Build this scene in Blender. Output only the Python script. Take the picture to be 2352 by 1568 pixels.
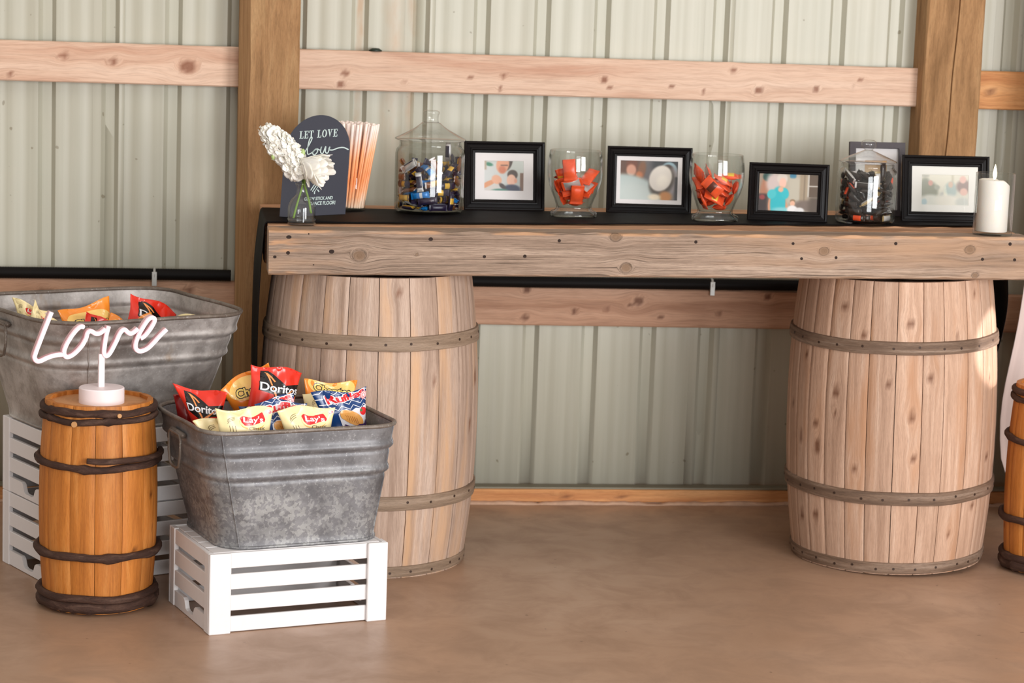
import bpy, bmesh, math, random
from mathutils import Vector, Matrix, Quaternion, noise
PI = math.pi
rnd = random.Random(7)
for o in list(bpy.data.objects): bpy.data.objects.remove(o)
scene = bpy.context.scene
COL = scene.collection

# ------------------------------------------------------------------ camera
cam_d = bpy.data.cameras.new('camera'); cam = bpy.data.objects.new('camera', cam_d); COL.objects.link(cam)
def cam_axes(yaw, pitch, roll):
    cy, sy, cp, sp = math.cos(yaw), math.sin(yaw), math.cos(pitch), math.sin(pitch)
    f = Vector((sy*cp, cy*cp, -sp)); r = Vector((cy, -sy, 0)); u = r.cross(f)
    cr, sr = math.cos(roll), math.sin(roll)
    return r*cr + u*sr, u*cr - r*sr, f
_r, _u, _f = cam_axes(.1423, .1512, .0357)
cam.matrix_world = Matrix(((_r.x, _u.x, -_f.x, .4265), (_r.y, _u.y, -_f.y, -7.925), (_r.z, _u.z, -_f.z, 1.7705), (0, 0, 0, 1)))
cam_d.sensor_width = 36; cam_d.lens = 5458.3/2352*36; cam_d.clip_start = .1
cam_d.dof.use_dof = True; cam_d.dof.focus_distance = 6.65; cam_d.dof.aperture_fstop = 4.5
scene.camera = cam

# ------------------------------------------------------------------ light and exposure
scene.view_settings.view_transform = 'Standard'; scene.view_settings.look = 'None'
scene.view_settings.gamma = 1; scene.view_settings.use_curve_mapping = False
scene.view_settings.exposure = 0.0
scene.cycles.transparent_max_bounces = 48; scene.cycles.max_bounces = 14
scene.cycles.transparent_max_bounces = 48; scene.cycles.max_bounces = 14
scene.cycles.transparent_max_bounces = 48; scene.cycles.max_bounces = 14
scene.cycles.transparent_max_bounces = 48; scene.cycles.max_bounces = 14
scene.cycles.transparent_max_bounces = 48; scene.cycles.max_bounces = 14
scene.cycles.transparent_max_bounces = 48; scene.cycles.max_bounces = 14
scene.cycles.transparent_max_bounces = 48; scene.cycles.max_bounces = 14
scene.cycles.transparent_max_bounces = 48; scene.cycles.max_bounces = 14
scene.cycles.transparent_max_bounces = 48; scene.cycles.max_bounces = 14
scene.cycles.transparent_max_bounces = 48; scene.cycles.max_bounces = 14
world = bpy.data.worlds.new('barn_air'); scene.world = world; world.use_nodes = True
bg = world.node_tree.nodes['Background']; bg.inputs[0].default_value = (1.0, .93, .86, 1); bg.inputs[1].default_value = .66
def area(name, loc, target, sx, sy, power, col):
    l = bpy.data.lights.new(name, 'AREA'); l.shape = 'RECTANGLE'; l.size = sx; l.size_y = sy; l.energy = power; l.color = col
    o = bpy.data.objects.new(name, l); COL.objects.link(o); o.location = loc
    o.rotation_euler = (Vector(target)-Vector(loc)).to_track_quat('-Z', 'Y').to_euler(); return o
area('door_daylight', (5.0, -7.8, 1.9), (1.5, -.6, .8), 2.4, 2.6, 400, (.98, .985, 1.0))
area('open_doorway', (2.2, -10.4, 1.5), (1.4, -.6, .6), 3.0, 2.6, 300, (.94, .97, 1.0))
area('overhead_lamps', (1.6, -3.2, 4.4), (1.6, -1.2, 0), 5.0, 2.0, 20, (1.0, .90, .78))

sp_d = bpy.data.lights.new('light_gap', 'SPOT'); sp_d.energy = 1000; sp_d.spot_size = math.radians(4.0); sp_d.spot_blend = .35; sp_d.shadow_soft_size = .01; sp_d.color = (1, .95, .94)
sp_o = bpy.data.objects.new('light_gap', sp_d); COL.objects.link(sp_o); sp_o.location = (6.4, -2.6, 1.0)       # daylight through a gap in the far wall
sp_o.rotation_euler = (Vector((2.95, -.95, .70))-sp_o.location).to_track_quat('-Z', 'Y').to_euler()

# ------------------------------------------------------------------ helpers
def link(o, parent=None):
    COL.objects.link(o)
    if parent is not None: o.parent = parent
    return o
def tag(o, label=None, cat=None, group=None, kind=None):
    if label: o['label'] = label
    if cat: o['category'] = cat
    if group: o['group'] = group
    if kind: o['kind'] = kind
    return o
def thing(name, label, cat, loc=(0, 0, 0), rotz=0., group=None, kind=None):
    o = bpy.data.objects.new(name, None); o.empty_display_size = .05; link(o)
    o.location = loc; o.rotation_euler = (0, 0, rotz)
    return tag(o, label, cat, group, kind)
def mesh(name, vs, fs, mat, parent=None, smooth=False, g=None, k=None, mi=None, w=None):
    me = bpy.data.meshes.new(name); me.from_pydata([tuple(v) for v in vs], [], fs)
    for m in (mat if isinstance(mat, (list, tuple)) else [mat]): me.materials.append(m)
    if mi is not None: me.polygons.foreach_set('material_index', mi)
    if smooth: me.polygons.foreach_set('use_smooth', [True]*len(me.polygons))
    if g is not None:
        a = me.attributes.new('g', 'FLOAT_VECTOR', 'POINT'); a.data.foreach_set('vector', [c for v in g for c in v])
    if k is not None:
        a = me.attributes.new('k', 'FLOAT', 'POINT'); a.data.foreach_set('value', k)
    if w is not None:
        a = me.attributes.new('w', 'FLOAT', 'POINT'); a.data.foreach_set('value', w)
    me.update()
    return link(bpy.data.objects.new(name, me), parent)
def fix_normals(o):
    bm = bmesh.new(); bm.from_mesh(o.data); bmesh.ops.recalc_face_normals(bm, faces=bm.faces); bm.to_mesh(o.data); bm.free(); return o
def smoothstep(a, b, x):
    t = max(0., min(1., (x-a)/(b-a))); return t*t*(3-2*t)
class B:                      # collects shapes for ONE mesh
    def __init__(s): s.v = []; s.f = []; s.g = []; s.m = []
    def box(s, x0, x1, y0, y1, z0, z1, bev=.0, m=0):
        d = (x1-x0, y1-y0, z1-z0); ax = d.index(max(d))
        b = min(bev, min(d)*.45)
        n = len(s.v)
        if b <= 0:
            P = [(x, y, z) for x in (x0, x1) for y in (y0, y1) for z in (z0, z1)]
            F = [(0, 1, 3, 2), (4, 6, 7, 5), (0, 4, 5, 1), (2, 3, 7, 6), (0, 2, 6, 4), (1, 5, 7, 3)]
        else:                  # 24-vertex chamfered box
            P = []; idx = {}
            lo = (x0, y0, z0); hi = (x1, y1, z1)
            for sx in (0, 1):
                for sy in (0, 1):
                    for sz in (0, 1):
                        c = [hi[i] if q else lo[i] for i, q in enumerate((sx, sy, sz))]
                        sg = [-1 if q else 1 for q in (sx, sy, sz)]
                        for a in range(3):
                            p = list(c)
                            for i in range(3):
                                if i != a: p[i] += sg[i]*b
                            idx[(sx, sy, sz, a)] = len(P); P.append(tuple(p))
            F = []
            for a in range(3):
                i, j = [q for q in range(3) if q != a]
                for e in (0, 1):
                    loop = []
                    for (p, q) in ((0, 0), (1, 0), (1, 1), (0, 1)):
                        t = [0, 0, 0]; t[a] = e; t[i] = p; t[j] = q; loop.append(idx[(*t, a)])
                    F.append(tuple(loop))
                for p in (0, 1):
                    for q in (0, 1):
                        t0 = [0, 0, 0]; t0[i] = p; t0[j] = q; t1 = list(t0); t1[a] = 1
                        F.append((idx[(*t0, i)], idx[(*t1, i)], idx[(*t1, j)], idx[(*t0, j)]))
            for c in ((a, b2, c2) for a in (0, 1) for b2 in (0, 1) for c2 in (0, 1)):
                F.append((idx[(*c, 0)], idx[(*c, 1)], idx[(*c, 2)]))
        s.v += P; s.f += [tuple(n+i for i in f) for f in F]; s.m += [m]*len(F)
        o = [i for i in range(3) if i != ax]
        for p in P: s.g.append((p[ax], p[o[0]]+p[o[1]], 0))
        return s
    def tube(s, pts, r, n=8, m=0, closed=False, cap=True):
        pts = [Vector(p) for p in pts]; N = len(pts); base = len(s.v)
        rr = r if isinstance(r, (list, tuple)) else [r]*N
        up = None; L = 0
        for i, p in enumerate(pts):
            if closed: t = pts[(i+1) % N]-pts[i-1]
            else: t = pts[min(i+1, N-1)]-pts[max(i-1, 0)]
            t.normalize()
            if up is None:
                up = Vector((0, 0, 1)) if abs(t.z) < .9 else Vector((0, 1, 0))
            up = (up-t*up.dot(t)); up.normalize(); w = t.cross(up)
            if i: L += (p-pts[i-1]).length
            for j in range(n):
                a = 2*PI*j/n; q = p+(up*math.cos(a)+w*math.sin(a))*rr[i]
                s.v.append(tuple(q)); s.g.append((L, rr[i]*a, 0))
        for i in range(N if closed else N-1):
            for j in range(n):
                a, b = base+i*n, base+((i+1) % N)*n
                s.f.append((a+j, a+(j+1) % n, b+(j+1) % n, b+j)); s.m.append(m)
        if cap and not closed:
            s.f.append(tuple(base+j for j in range(n))[::-1]); s.f.append(tuple(base+(N-1)*n+j for j in range(n))); s.m += [m, m]
        return s
    def lathe(s, prof, n=48, m=0, cx=0, cy=0, wob=None):
        base = len(s.v); N = len(prof)
        for (r, z) in prof:
            for i in range(n):
                a = 2*PI*i/n; q = r*(wob(a, z) if wob else 1)
                s.v.append((cx+q*math.cos(a), cy+q*math.sin(a), z)); s.g.append((a*r, z, 0))
        for j in range(N-1):
            for i in range(n):
                s.f.append((base+j*n+i, base+j*n+(i+1) % n, base+(j+1)*n+(i+1) % n, base+(j+1)*n+i)); s.m.append(m)
        if prof[0][0] > 1e-6: s.f.append(tuple(base+i for i in range(n))[::-1]); s.m.append(m)
        if prof[-1][0] > 1e-6: s.f.append(tuple(base+(N-1)*n+i for i in range(n))); s.m.append(m)
        return s
    def build(s, name, mat, parent=None, smooth=False):
        o = mesh(name, s.v, s.f, mat, parent, smooth, g=s.g, mi=s.m)
        return fix_normals(o)
def auto_smooth(o, ang=.6):
    me = o.data
    me.polygons.foreach_set('use_smooth', [True]*len(me.polygons))
    bm = bmesh.new(); bm.from_mesh(me)
    for e in bm.edges:
        if len(e.link_faces) == 2 and e.calc_face_angle(0) > ang: e.smooth = False
    bm.to_mesh(me); bm.free(); return o

# ------------------------------------------------------------------ materials
def lin(c): return tuple(((x/255)/12.92 if x/255 <= .04045 else ((x/255+.055)/1.055)**2.4) for x in c)+(1,)
class NT:
    def __init__(s, name):
        s.mat = bpy.data.materials.new(name); s.mat.use_nodes = True; s.t = s.mat.node_tree
        s.p = s.t.nodes['Principled BSDF']; s.out = s.t.nodes['Material Output']
    def n(s, typ, **kw):
        nd = s.t.nodes.new(typ)
        for k, v in kw.items(): setattr(nd, k, v)
        return nd
    def l(s, a, b): s.t.links.new(a, b)
    def put(s, sock, v):
        if isinstance(v, bpy.types.NodeSocket): s.l(v, sock)
        else: sock.default_value = v
    def math(s, op, a, b=0., clamp=False):
        nd = s.n('ShaderNodeMath', operation=op); nd.use_clamp = clamp; s.put(nd.inputs[0], a); s.put(nd.inputs[1], b); return nd.outputs[0]
    def mix(s, fac, a, b, blend='MIX'):
        nd = s.n('ShaderNodeMix', data_type='RGBA', blend_type=blend); s.put(nd.inputs[0], fac); s.put(nd.inputs[6], a); s.put(nd.inputs[7], b); return nd.outputs[2]
    def noise(s, vec, scale, detail=4, rough=.55, dist=0.):
        nd = s.n('ShaderNodeTexNoise'); s.l(vec, nd.inputs['Vector']); nd.inputs['Scale'].default_value = scale; nd.inputs['Detail'].default_value = detail
        nd.inputs['Roughness'].default_value = rough; nd.inputs['Distortion'].default_value = dist; return nd.outputs[0]
    def ramp(s, fac, stops, interp='LINEAR'):
        nd = s.n('ShaderNodeValToRGB'); s.l(fac, nd.inputs[0]); cr = nd.color_ramp; cr.interpolation = interp
        while len(cr.elements) < len(stops): cr.elements.new(.5)
        for e, (p, c) in zip(cr.elements, stops): e.position = p; e.color = c if len(c) == 4 else (*c, 1)
        return nd.outputs[0]
    def scale(s, vec, v):
        nd = s.n('ShaderNodeVectorMath', operation='MULTIPLY'); s.l(vec, nd.inputs[0]); nd.inputs[1].default_value = v; return nd.outputs[0]
    def add(s, vec, v):
        nd = s.n('ShaderNodeVectorMath', operation='ADD'); s.l(vec, nd.inputs[0]); s.put(nd.inputs[1], v); return nd.outputs[0]
    def bump(s, h, strength=.3, dist=.01):
        nd = s.n('ShaderNodeBump'); nd.inputs['Strength'].default_value = strength; nd.inputs['Distance'].default_value = dist; s.l(h, nd.inputs['Height']); s.l(nd.outputs[0], s.p.inputs['Normal'])
    def obj(s): return s.n('ShaderNodeTexCoord').outputs['Object']
    def pos(s): return s.n('ShaderNodeNewGeometry').outputs['Position']
    def sep(s, v):
        nd = s.n('ShaderNodeSeparateXYZ'); s.l(v, nd.inputs[0]); return nd.outputs
    def attr(s, name): return s.n('ShaderNodeAttribute', attribute_name=name)
    def rand(s): return s.n('ShaderNodeObjectInfo').outputs['Random']
def BW(v): return (v, v, v, 1)
def plain(name, col, rough=.5, metal=0., var=.12, scale=40., spec=.5, emit=0., bump=0.):
    t = NT(name); c = lin(col)
    nz = t.noise(t.obj(), scale, 3)
    t.l(t.mix(nz, tuple(x*(1-var) for x in c[:3])+(1,), tuple(min(1, x*(1+var)) for x in c[:3])+(1,)), t.p.inputs['Base Color'])
    t.p.inputs['Roughness'].default_value = rough; t.p.inputs['Metallic'].default_value = metal; t.p.inputs['Specular IOR Level'].default_value = spec
    if emit: t.p.inputs['Emission Color'].default_value = c; t.p.inputs['Emission Strength'].default_value = emit
    if bump: t.bump(nz, bump, .004)
    return t.mat
def wood(name, dark, mid, light, a=2.2, b=26., rough=.62, spread=.35, streak=.45, fine=1., knot=(70, 42, 24), bump=.25, spec=.3, patch=None, crack=.0, wear=None, ring=0.):
    """grain runs along g.x (metres), across g.y; k marks knots; every object gets its own offset and tone"""
    t = NT(name); r = t.rand()
    off = t.n('ShaderNodeCombineXYZ'); t.l(t.math('MULTIPLY', r, 37.), off.inputs[0]); t.l(t.math('MULTIPLY', r, 91.), off.inputs[2])
    g = t.attr('g').outputs['Vector']
    n1 = t.noise(t.add(t.scale(g, (a, b, 1)), off.outputs[0]), 1., 5, .6, .4)
    n2 = t.noise(t.add(t.scale(g, (a*6.5*fine, b*9*fine, 1)), off.outputs[0]), 1., 4, .68)
    c = t.ramp(n1, [(.25, lin(dark)), (.5, lin(mid)), (.74, lin(light))])
    c = t.mix(t.math('MULTIPLY', t.ramp(n2, [(.32, BW(1)), (.5, BW(0))]), streak), c, tuple(x*.55 for x in lin(dark)[:3])+(1,))
    n5 = t.noise(t.add(t.scale(g, (a*26*fine, b*26*fine, 1)), off.outputs[0]), 1., 2, .6)
    c = t.mix(t.math('MULTIPLY', t.ramp(n5, [(.36, BW(1)), (.52, BW(0))]), streak*.8), c, tuple(x*.6 for x in lin(dark)[:3])+(1,))
    if crack:
        n4 = t.noise(t.add(t.scale(g, (a*.9, b*4.2, 1)), off.outputs[0]), 1., 2, .5)
        c = t.mix(t.math('MULTIPLY', t.ramp(n4, [(.478, BW(0)), (.494, BW(1)), (.506, BW(1)), (.522, BW(0))]), crack), c, tuple(x*.35 for x in lin(dark)[:3])+(1,))
    if patch:
        n3 = t.noise(t.add(t.scale(g, (a*.8, b*.25, 1)), off.outputs[0]), 1., 4, .6)
        c = t.mix(t.ramp(n3, [(.52, BW(0)), (.68, BW(.8))]), c, lin(patch))
    if wear: c = t.mix(t.math('MULTIPLY', t.attr('w').outputs['Fac'], .6), c, lin(wear))
    kk = t.attr('k').outputs['Fac']
    c = t.mix(t.math('MULTIPLY', kk, .8), c, lin(knot))
    if ring: c = t.mix(t.math('MULTIPLY', t.ramp(kk, [(0, BW(0)), (.22, BW(.6)), (.5, BW(.1)), (1, BW(0))]), ring), c, tuple(x*.4 for x in lin(dark)[:3])+(1,))
    v = t.math('ADD', t.math('MULTIPLY', t.math('SUBTRACT', r, .5), spread), 1.)
    hs = t.n('ShaderNodeHueSaturation'); t.l(c, hs.inputs['Color']); t.l(v, hs.inputs['Value'])
    t.l(hs.outputs[0], t.p.inputs['Base Color'])
    t.p.inputs['Roughness'].default_value = rough; t.p.inputs['Specular IOR Level'].default_value = spec
    t.bump(t.math('ADD', n2, t.math('MULTIPLY', kk, -.4)), bump, .004)
    return t.mat
def glass(name, tint=(.97, .98, .97), edge=(.66, .69, .66), rough=.015, power=1.0):
    t = NT(name); lw = t.n('ShaderNodeLayerWeight'); lw.inputs['Blend'].default_value = .5
    tr = t.n('ShaderNodeBsdfTransparent'); gl = t.n('ShaderNodeBsdfGlossy'); gl.inputs['Roughness'].default_value = rough
    nz = t.noise(t.obj(), 30, 2)
    t.l(t.ramp(lw.outputs['Facing'], [(.0, (*tint, 1)), (.72, (*[x*.95 for x in tint], 1)), (.97, (*edge, 1))]), tr.inputs[0])
    sch = t.math('ADD', t.math('MULTIPLY', t.math('POWER', lw.outputs['Facing'], 4.2), .82), .036)
    fac = t.math('ADD', t.math('MULTIPLY', sch, power), t.math('MULTIPLY', nz, .006), True)
    mx = t.n('ShaderNodeMixShader'); t.l(fac, mx.inputs[0]); t.l(tr.outputs[0], mx.inputs[1]); t.l(gl.outputs[0], mx.inputs[2])
    t.l(mx.outputs[0], t.out.inputs['Surface']); return t.mat

# ------------------------------------------------------------------ wood pieces with real grain coordinates
def board(name, L, H, T, mat, parent=None, knots=(), nx=80, nz=8, rough=.0015, seed=0, bev=.004, loc=None, flow=1.):
    """length along x (0..L), front face at y=0 (towards -y is the viewer), depth T to +y, height z 0..H"""
    prof = []                                        # closed cross-section, with a running coordinate s
    for i in range(nz+1): prof.append((0., bev+(H-2*bev)*i/nz))
    prof += [(bev, H), (T*.33, H), (T*.66, H), (T-bev, H), (T, H-bev), (T, bev), (T-bev, 0.), (bev, 0.)]
    ss = [0.]
    for a, b in zip(prof, prof[1:]): ss.append(ss[-1]+math.hypot(a[0]-b[0], a[1]-b[1]))
    m = len(prof); V = []; G = []; K = []; F = []; W = []
    for i in range(nx+1):
        x = L*i/nx
        for j, (y, z) in enumerate(prof):
            q = rough*noise.noise(Vector((x*9+seed*7.7, y*30+seed, z*30))); e = 1. if j in (0, nz, nz+1) else .25
            dz = rough*1.6*e*noise.noise(Vector((x*14+seed*3.1, seed*5., j*2.)))
            s = ss[j]+bev; kk = 0.; sx = 0.
            w = .006*noise.noise(Vector((x*2.2+seed, 3.3, seed)))
            for (kx, kz, kr) in knots:
                dx = (x-kx); ds = s-kz
                if abs(dx) < kr*9 and abs(ds) < kr*5:
                    e2 = math.exp(-(dx/(3.2*kr))**2-(ds/(2.4*kr))**2)
                    w -= ds*e2*.85*flow
                    d = math.hypot(dx/1.25, ds)/kr
                    kk = max(kk, 1-smoothstep(.55, 1.05, d))
                    w += (d*kr*1.2)*(1-smoothstep(.8, 1.3, d))
            V.append((x, y+q, z+dz)); G.append((x, s+w, 0)); K.append(kk)
            nw = noise.noise(Vector((x*6+seed, j*.3, 4.)))+.5*noise.noise(Vector((x*23, j*.7, 9.)))
            we = 1. if j in (nz, nz+1) else (.35 if j in (0, m-1) else 0.)
            W.append(max(we*smoothstep(-.35, .25, nw), (smoothstep(.10, .03, x)*.8+smoothstep(.4, .0, x)*.3)*smoothstep(.05, .4, nw) if z > .5*H or z < .15*H else 0.))
    for i in range(nx):
        for j in range(m):
            a, b = i*m, (i+1)*m; j2 = (j+1) % m
            F.append((a+j, b+j, b+j2, a+j2))
    F.append(tuple(range(m))); F.append(tuple(nx*m+j for j in range(m))[::-1])
    o = mesh(name, V, F, mat, parent, g=G, k=K, w=W); fix_normals(o)
    auto_smooth(o, .5)
    if loc: o.location = loc
    return o
def plank(name, x0, x1, y0, y1, z0, z1, mat, parent=None, bev=.002):
    return B().box(x0, x1, y0, y1, z0, z1, bev).build(name, mat, parent)

# ------------------------------------------------------------------ materials of the shell
def concrete():
    t = NT('concrete_floor'); p = t.pos()
    a = t.noise(p, .9, 5, .6); b = t.noise(p, 6, 6, .62, .5); c = t.noise(p, 42, 3)
    col = t.ramp(a, [(.3, lin((161, 127, 102))), (.5, lin((171, 137, 112))), (.7, lin((182, 150, 126)))])
    col = t.mix(t.math('MULTIPLY', t.ramp(b, [(.42, BW(0)), (.66, BW(1))]), .35), col, lin((130, 104, 86)))
    d = t.noise(p, 23, 2, .5)
    col = t.mix(t.math('MULTIPLY', t.ramp(d, [(.735, BW(0)), (.76, BW(1))]), .55), col, lin((92, 70, 58)))
    t.l(col, t.p.inputs['Base Color'])
    t.l(t.ramp(b, [(.3, BW(.28)), (.7, BW(.5))]), t.p.inputs['Roughness']); t.p.inputs['Specular IOR Level'].default_value = .42
    t.bump(t.math('ADD', t.math('MULTIPLY', b, .5), t.math('MULTIPLY', c, .2)), .12, .004); return t.mat
def siding():
    t = NT('painted_steel_siding'); p = t.pos(); s = t.sep(p)
    st = t.noise(t.scale(p, (26, 1, .5)), 1, 4, .6); bl = t.noise(p, 3.2, 5, .6); fine = t.noise(p, 60, 2)
    col = t.ramp(st, [(.3, lin((173, 169, 151))), (.5, lin((181, 178, 161))), (.7, lin((187, 184, 168)))])
    col = t.mix(t.math('MULTIPLY', t.ramp(bl, [(.45, BW(0)), (.75, BW(1))]), .25), col, lin((170, 173, 158)))
    # rust and water marks run down beside the seam left of the large jar
    wob = t.math('MULTIPLY', t.math('SUBTRACT', t.noise(t.scale(p, (3, 1, 4)), 1, 3), .5), .06)
    x = t.math('ADD', s[0], wob)
    def band(c, w): return t.math('SUBTRACT', 1., t.math('DIVIDE', t.math('ABSOLUTE', t.math('SUBTRACT', x, c)), w), True)
    brk = t.ramp(t.noise(t.scale(p, (14, 1, 5)), 1, 4, .6), [(.36, BW(.15)), (.62, BW(1))])
    hi = t.ramp(s[2], [(.0, BW(0)), (.36, BW(0)), (.42, BW(1))]); 
    z01 = t.math('DIVIDE', s[2], 3.); t.l(z01, hi.node.inputs[0])
    r1 = t.math('MULTIPLY', t.math('MAXIMUM', t.math('MAXIMUM', t.math('MULTIPLY', band(1.128, .05), .75), t.math('MULTIPLY', band(1.185, .022), .8)), t.math('MULTIPLY', band(1.017, .016), 1.6), True), brk)
    col = t.mix(t.math('MULTIPLY', r1, t.math('MULTIPLY', hi, .62)), col, lin((176, 132, 88)))
    sp = t.noise(t.add(p, (5.1, 0, 2.2)), 34, 1, .5)
    col = t.mix(t.math('MULTIPLY', t.ramp(sp, [(.765, BW(0)), (.79, BW(1))]), .6), col, lin((120, 108, 84)))
    t.l(col, t.p.inputs['Base Color']); t.p.inputs['Roughness'].default_value = .42; t.p.inputs['Specular IOR Level'].default_value = .45
    t.bump(t.math('ADD', bl, t.math('MULTIPLY', fine, .15)), .06, .01); return t.mat
M_FLOOR = concrete(); M_SIDING = siding()
M_GIRT = wood('salmon_pine', (188, 140, 114), (212, 178, 154), (224, 196, 174), a=.9, b=17, streak=.28, spread=.14, knot=(120, 66, 40), bump=.12, fine=.8)
M_GIRT_LOW = wood('shaded_pine', (152, 108, 82), (190, 148, 120), (206, 168, 142), a=.9, b=17, streak=.3, spread=.1, knot=(92, 50, 30), bump=.12, fine=.8)  # same pine as the upper girts, with the shade put into darker tones
M_POST = wood('ochre_post_timber', (122, 88, 54), (164, 124, 84), (182, 146, 104), a=2.4, b=22, streak=.34, spread=.06, knot=(96, 58, 30), bump=.45, rough=.75, patch=(146, 112, 72))
M_SILL = wood('orange_sill_pine', (170, 104, 58), (206, 146, 92), (222, 170, 118), a=1.2, b=20, streak=.3, spread=.05, knot=(110, 62, 34))

# ------------------------------------------------------------------ floor, wall, girts, posts
fl = mesh('floor', [(-6, -11, 0), (9, -11, 0), (9, .12, 0), (-6, .12, 0), (-6, -11, -.1), (9, -11, -.1), (9, .12, -.1), (-6, .12, -.1)],
          [(0, 1, 2, 3), (7, 6, 5, 4), (0, 4, 5, 1), (1, 5, 6, 2), (2, 6, 7, 3), (3, 7, 4, 0)], M_FLOOR)
tag(fl, 'worn brown concrete barn floor with pale scuffs', 'floor', kind='structure')
wall = thing('wall_back', 'pale green grey ribbed steel barn wall with vertical seams', 'wall', kind='structure')
RP = .2032
def wall_panel(x0, i):
    prof = []                                        # (x, y): y smaller is nearer the room
    for k in range(5):
        c = k*RP
        if k: prof += [(c-.031, 0), (c-.029, 0), (c-.0155, .019), (c+.0155, .019), (c+.029, 0), (c+.031, 0)]
        else: prof += [(-.0155, .019), (.0155, .019), (.029, 0), (.031, 0)]
        for q in (.34, .66):                         # shallow stiffening waves
            m = c+RP*q
            prof += [(m-.020, 0), (m-.009, .0018), (m, .0024), (m+.009, .0018), (m+.020, 0)]
    prof += [(5*RP-.055, 0), (5*RP-.029, 0), (5*RP-.0155, .019), (5*RP+.0155, .019), (5*RP+.029, -.0012), (5*RP+.047, -.0012)]
    zs = [.03, .62, 1.25, 1.85, 2.5, 3.1]; V = []; F = []; n = len(prof)
    for z in zs:
        for (x, y) in prof:
            d = .0025*noise.noise(Vector((x*3+i*2.2, z*1.3, i)))
            if x > 5*RP+.028: d -= .0016
            V.append((x0+x, y-.004+d, z))
    for j in range(len(zs)-1):
        for q in range(n-1): F.append((j*n+q, j*n+q+1, (j+1)*n+q+1, (j+1)*n+q))
    o = mesh('wall_panel', V, F, M_SIDING, wall)
    so = o.modifiers.new('sheet', 'SOLIDIFY'); so.thickness = .0009; so.offset = 1
    return auto_smooth(o, .25)
for i in range(-2, 5): wall_panel(RP+i*5*RP, i)
def kn(lst, L): return [k for k in lst]
# upper girts: one length left of the left post, one between the posts, one right of the right post
u1 = board('trim_1', 2.2, .13, .038, M_GIRT, knots=[(1.63, .085, .013), (1.79, .072, .015), (2.03, .062, .026), (1.2, .09, .012), (1.46, .02, .008)], nx=140, nz=12, seed=1, loc=(-1.575, -.06, 1.389))
tag(u1, 'salmon pine girt on the wall left of the left post', 'board', kind='structure')
u2 = board('trim_2', 2.108, .13, .038, M_GIRT, knots=[(.155, .055, .013), (.14, .018, .014), (.35, .03, .007), (.57, .055, .006), (.68, .062, .009), (.67, .02, .008), (1.02, .06, .012), (1.04, .034, .007), (1.25, .045, .009), (1.36, .03, .008), (1.46, .105, .012), (1.55, .04, .015), (1.75, .05, .011), (1.9, .085, .008), (1.88, .06, .006)], nx=220, nz=12, seed=2, loc=(.813, -.06, 1.389))
tag(u2, 'long salmon pine girt with knots between the two posts', 'board', kind='structure')
u3 = board('trim_3', 1.7, .13, .038, M_SILL, knots=[(.09, .06, .012), (.4, .04, .012)], nx=60, nz=10, seed=3, loc=(3.09, -.06, 1.387))
tag(u3, 'orange toned pine girt right of the right post', 'board', kind='structure')
l1 = board('trim_4', 2.2, .13, .038, M_GIRT_LOW, knots=[(1.57, .085, .02), (2.0, .06, .02), (2.04, .1, .016)], nx=100, nz=10, seed=4, loc=(-1.575, -.06, .616))
tag(l1, 'lower girt with painted-in shade behind the big washtub', 'board', kind='structure')
l2 = board('trim_5', 2.108, .13, .038, M_GIRT_LOW, knots=[(.785, .12, .013), (.782, .025, .013), (1.06, .06, .008), (1.17, .088, .017), (1.14, .075, .01), (1.25, .035, .009), (1.62, .11, .012), (.95, .05, .01), (1.45, .05, .008)], nx=200, nz=12, seed=5, loc=(.813, -.06, .616))
tag(l2, 'lower girt with painted-in shade under the table between the barrels', 'board', kind='structure')
l3 = board('trim_6', 1.7, .13, .038, M_GIRT_LOW, nx=40, nz=8, seed=6, loc=(3.09, -.06, .616))
tag(l3, 'lower girt right of the right post behind the white drape', 'board', kind='structure')
s1 = board('baseboard_back', 6.4, .047, .04, M_SILL, knots=[(3.22+.1, .03, .008), (3.36, .02, .009), (3.55, .02, .008), (2.95, .035, .01), (3.8, .03, .006)], nx=200, nz=5, seed=8, loc=(-1.6, -.065, .006))
tag(s1, 'orange pine sill board along the foot of the wall', 'board', kind='structure')
M_MORTAR = plain('pale_mortar', (186, 150, 124), .9, var=.3, scale=30, bump=.6)
V = []; F = []; N = 420
for i in range(N+1):
    x = -1.6+6.4*i/N
    h = .010+.011*noise.noise(Vector((x*7, 1, 2)))+.006*noise.noise(Vector((x*31, 4, 2))); d = .014+.012*noise.noise(Vector((x*9, 7, 2)))
    V += [(x, -.066, max(.003, h)), (x, -.068-d*.5, max(.002, h*.7)), (x, -.068-d, 0), (x, -.04, 0)]
for i in range(N):
    for j in range(4): F.append((i*4+j, i*4+(j+1) % 4, i*4+4+(j+1) % 4, i*4+4+j))
mo = mesh('trim_7', V, F, M_MORTAR, smooth=True); tag(mo, 'ragged pale mortar bead between sill board and floor', 'mortar', kind='structure')
M_STEELGREY = plain('sill_flashing', (120, 112, 92), .5)
fl2 = B().box(-1.6, 4.8, -.069, -.02, .053, .060, .001).build('trim_8', M_STEELGREY); tag(fl2, 'dull metal flashing strip on top of the sill board', 'flashing', kind='structure')

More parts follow.
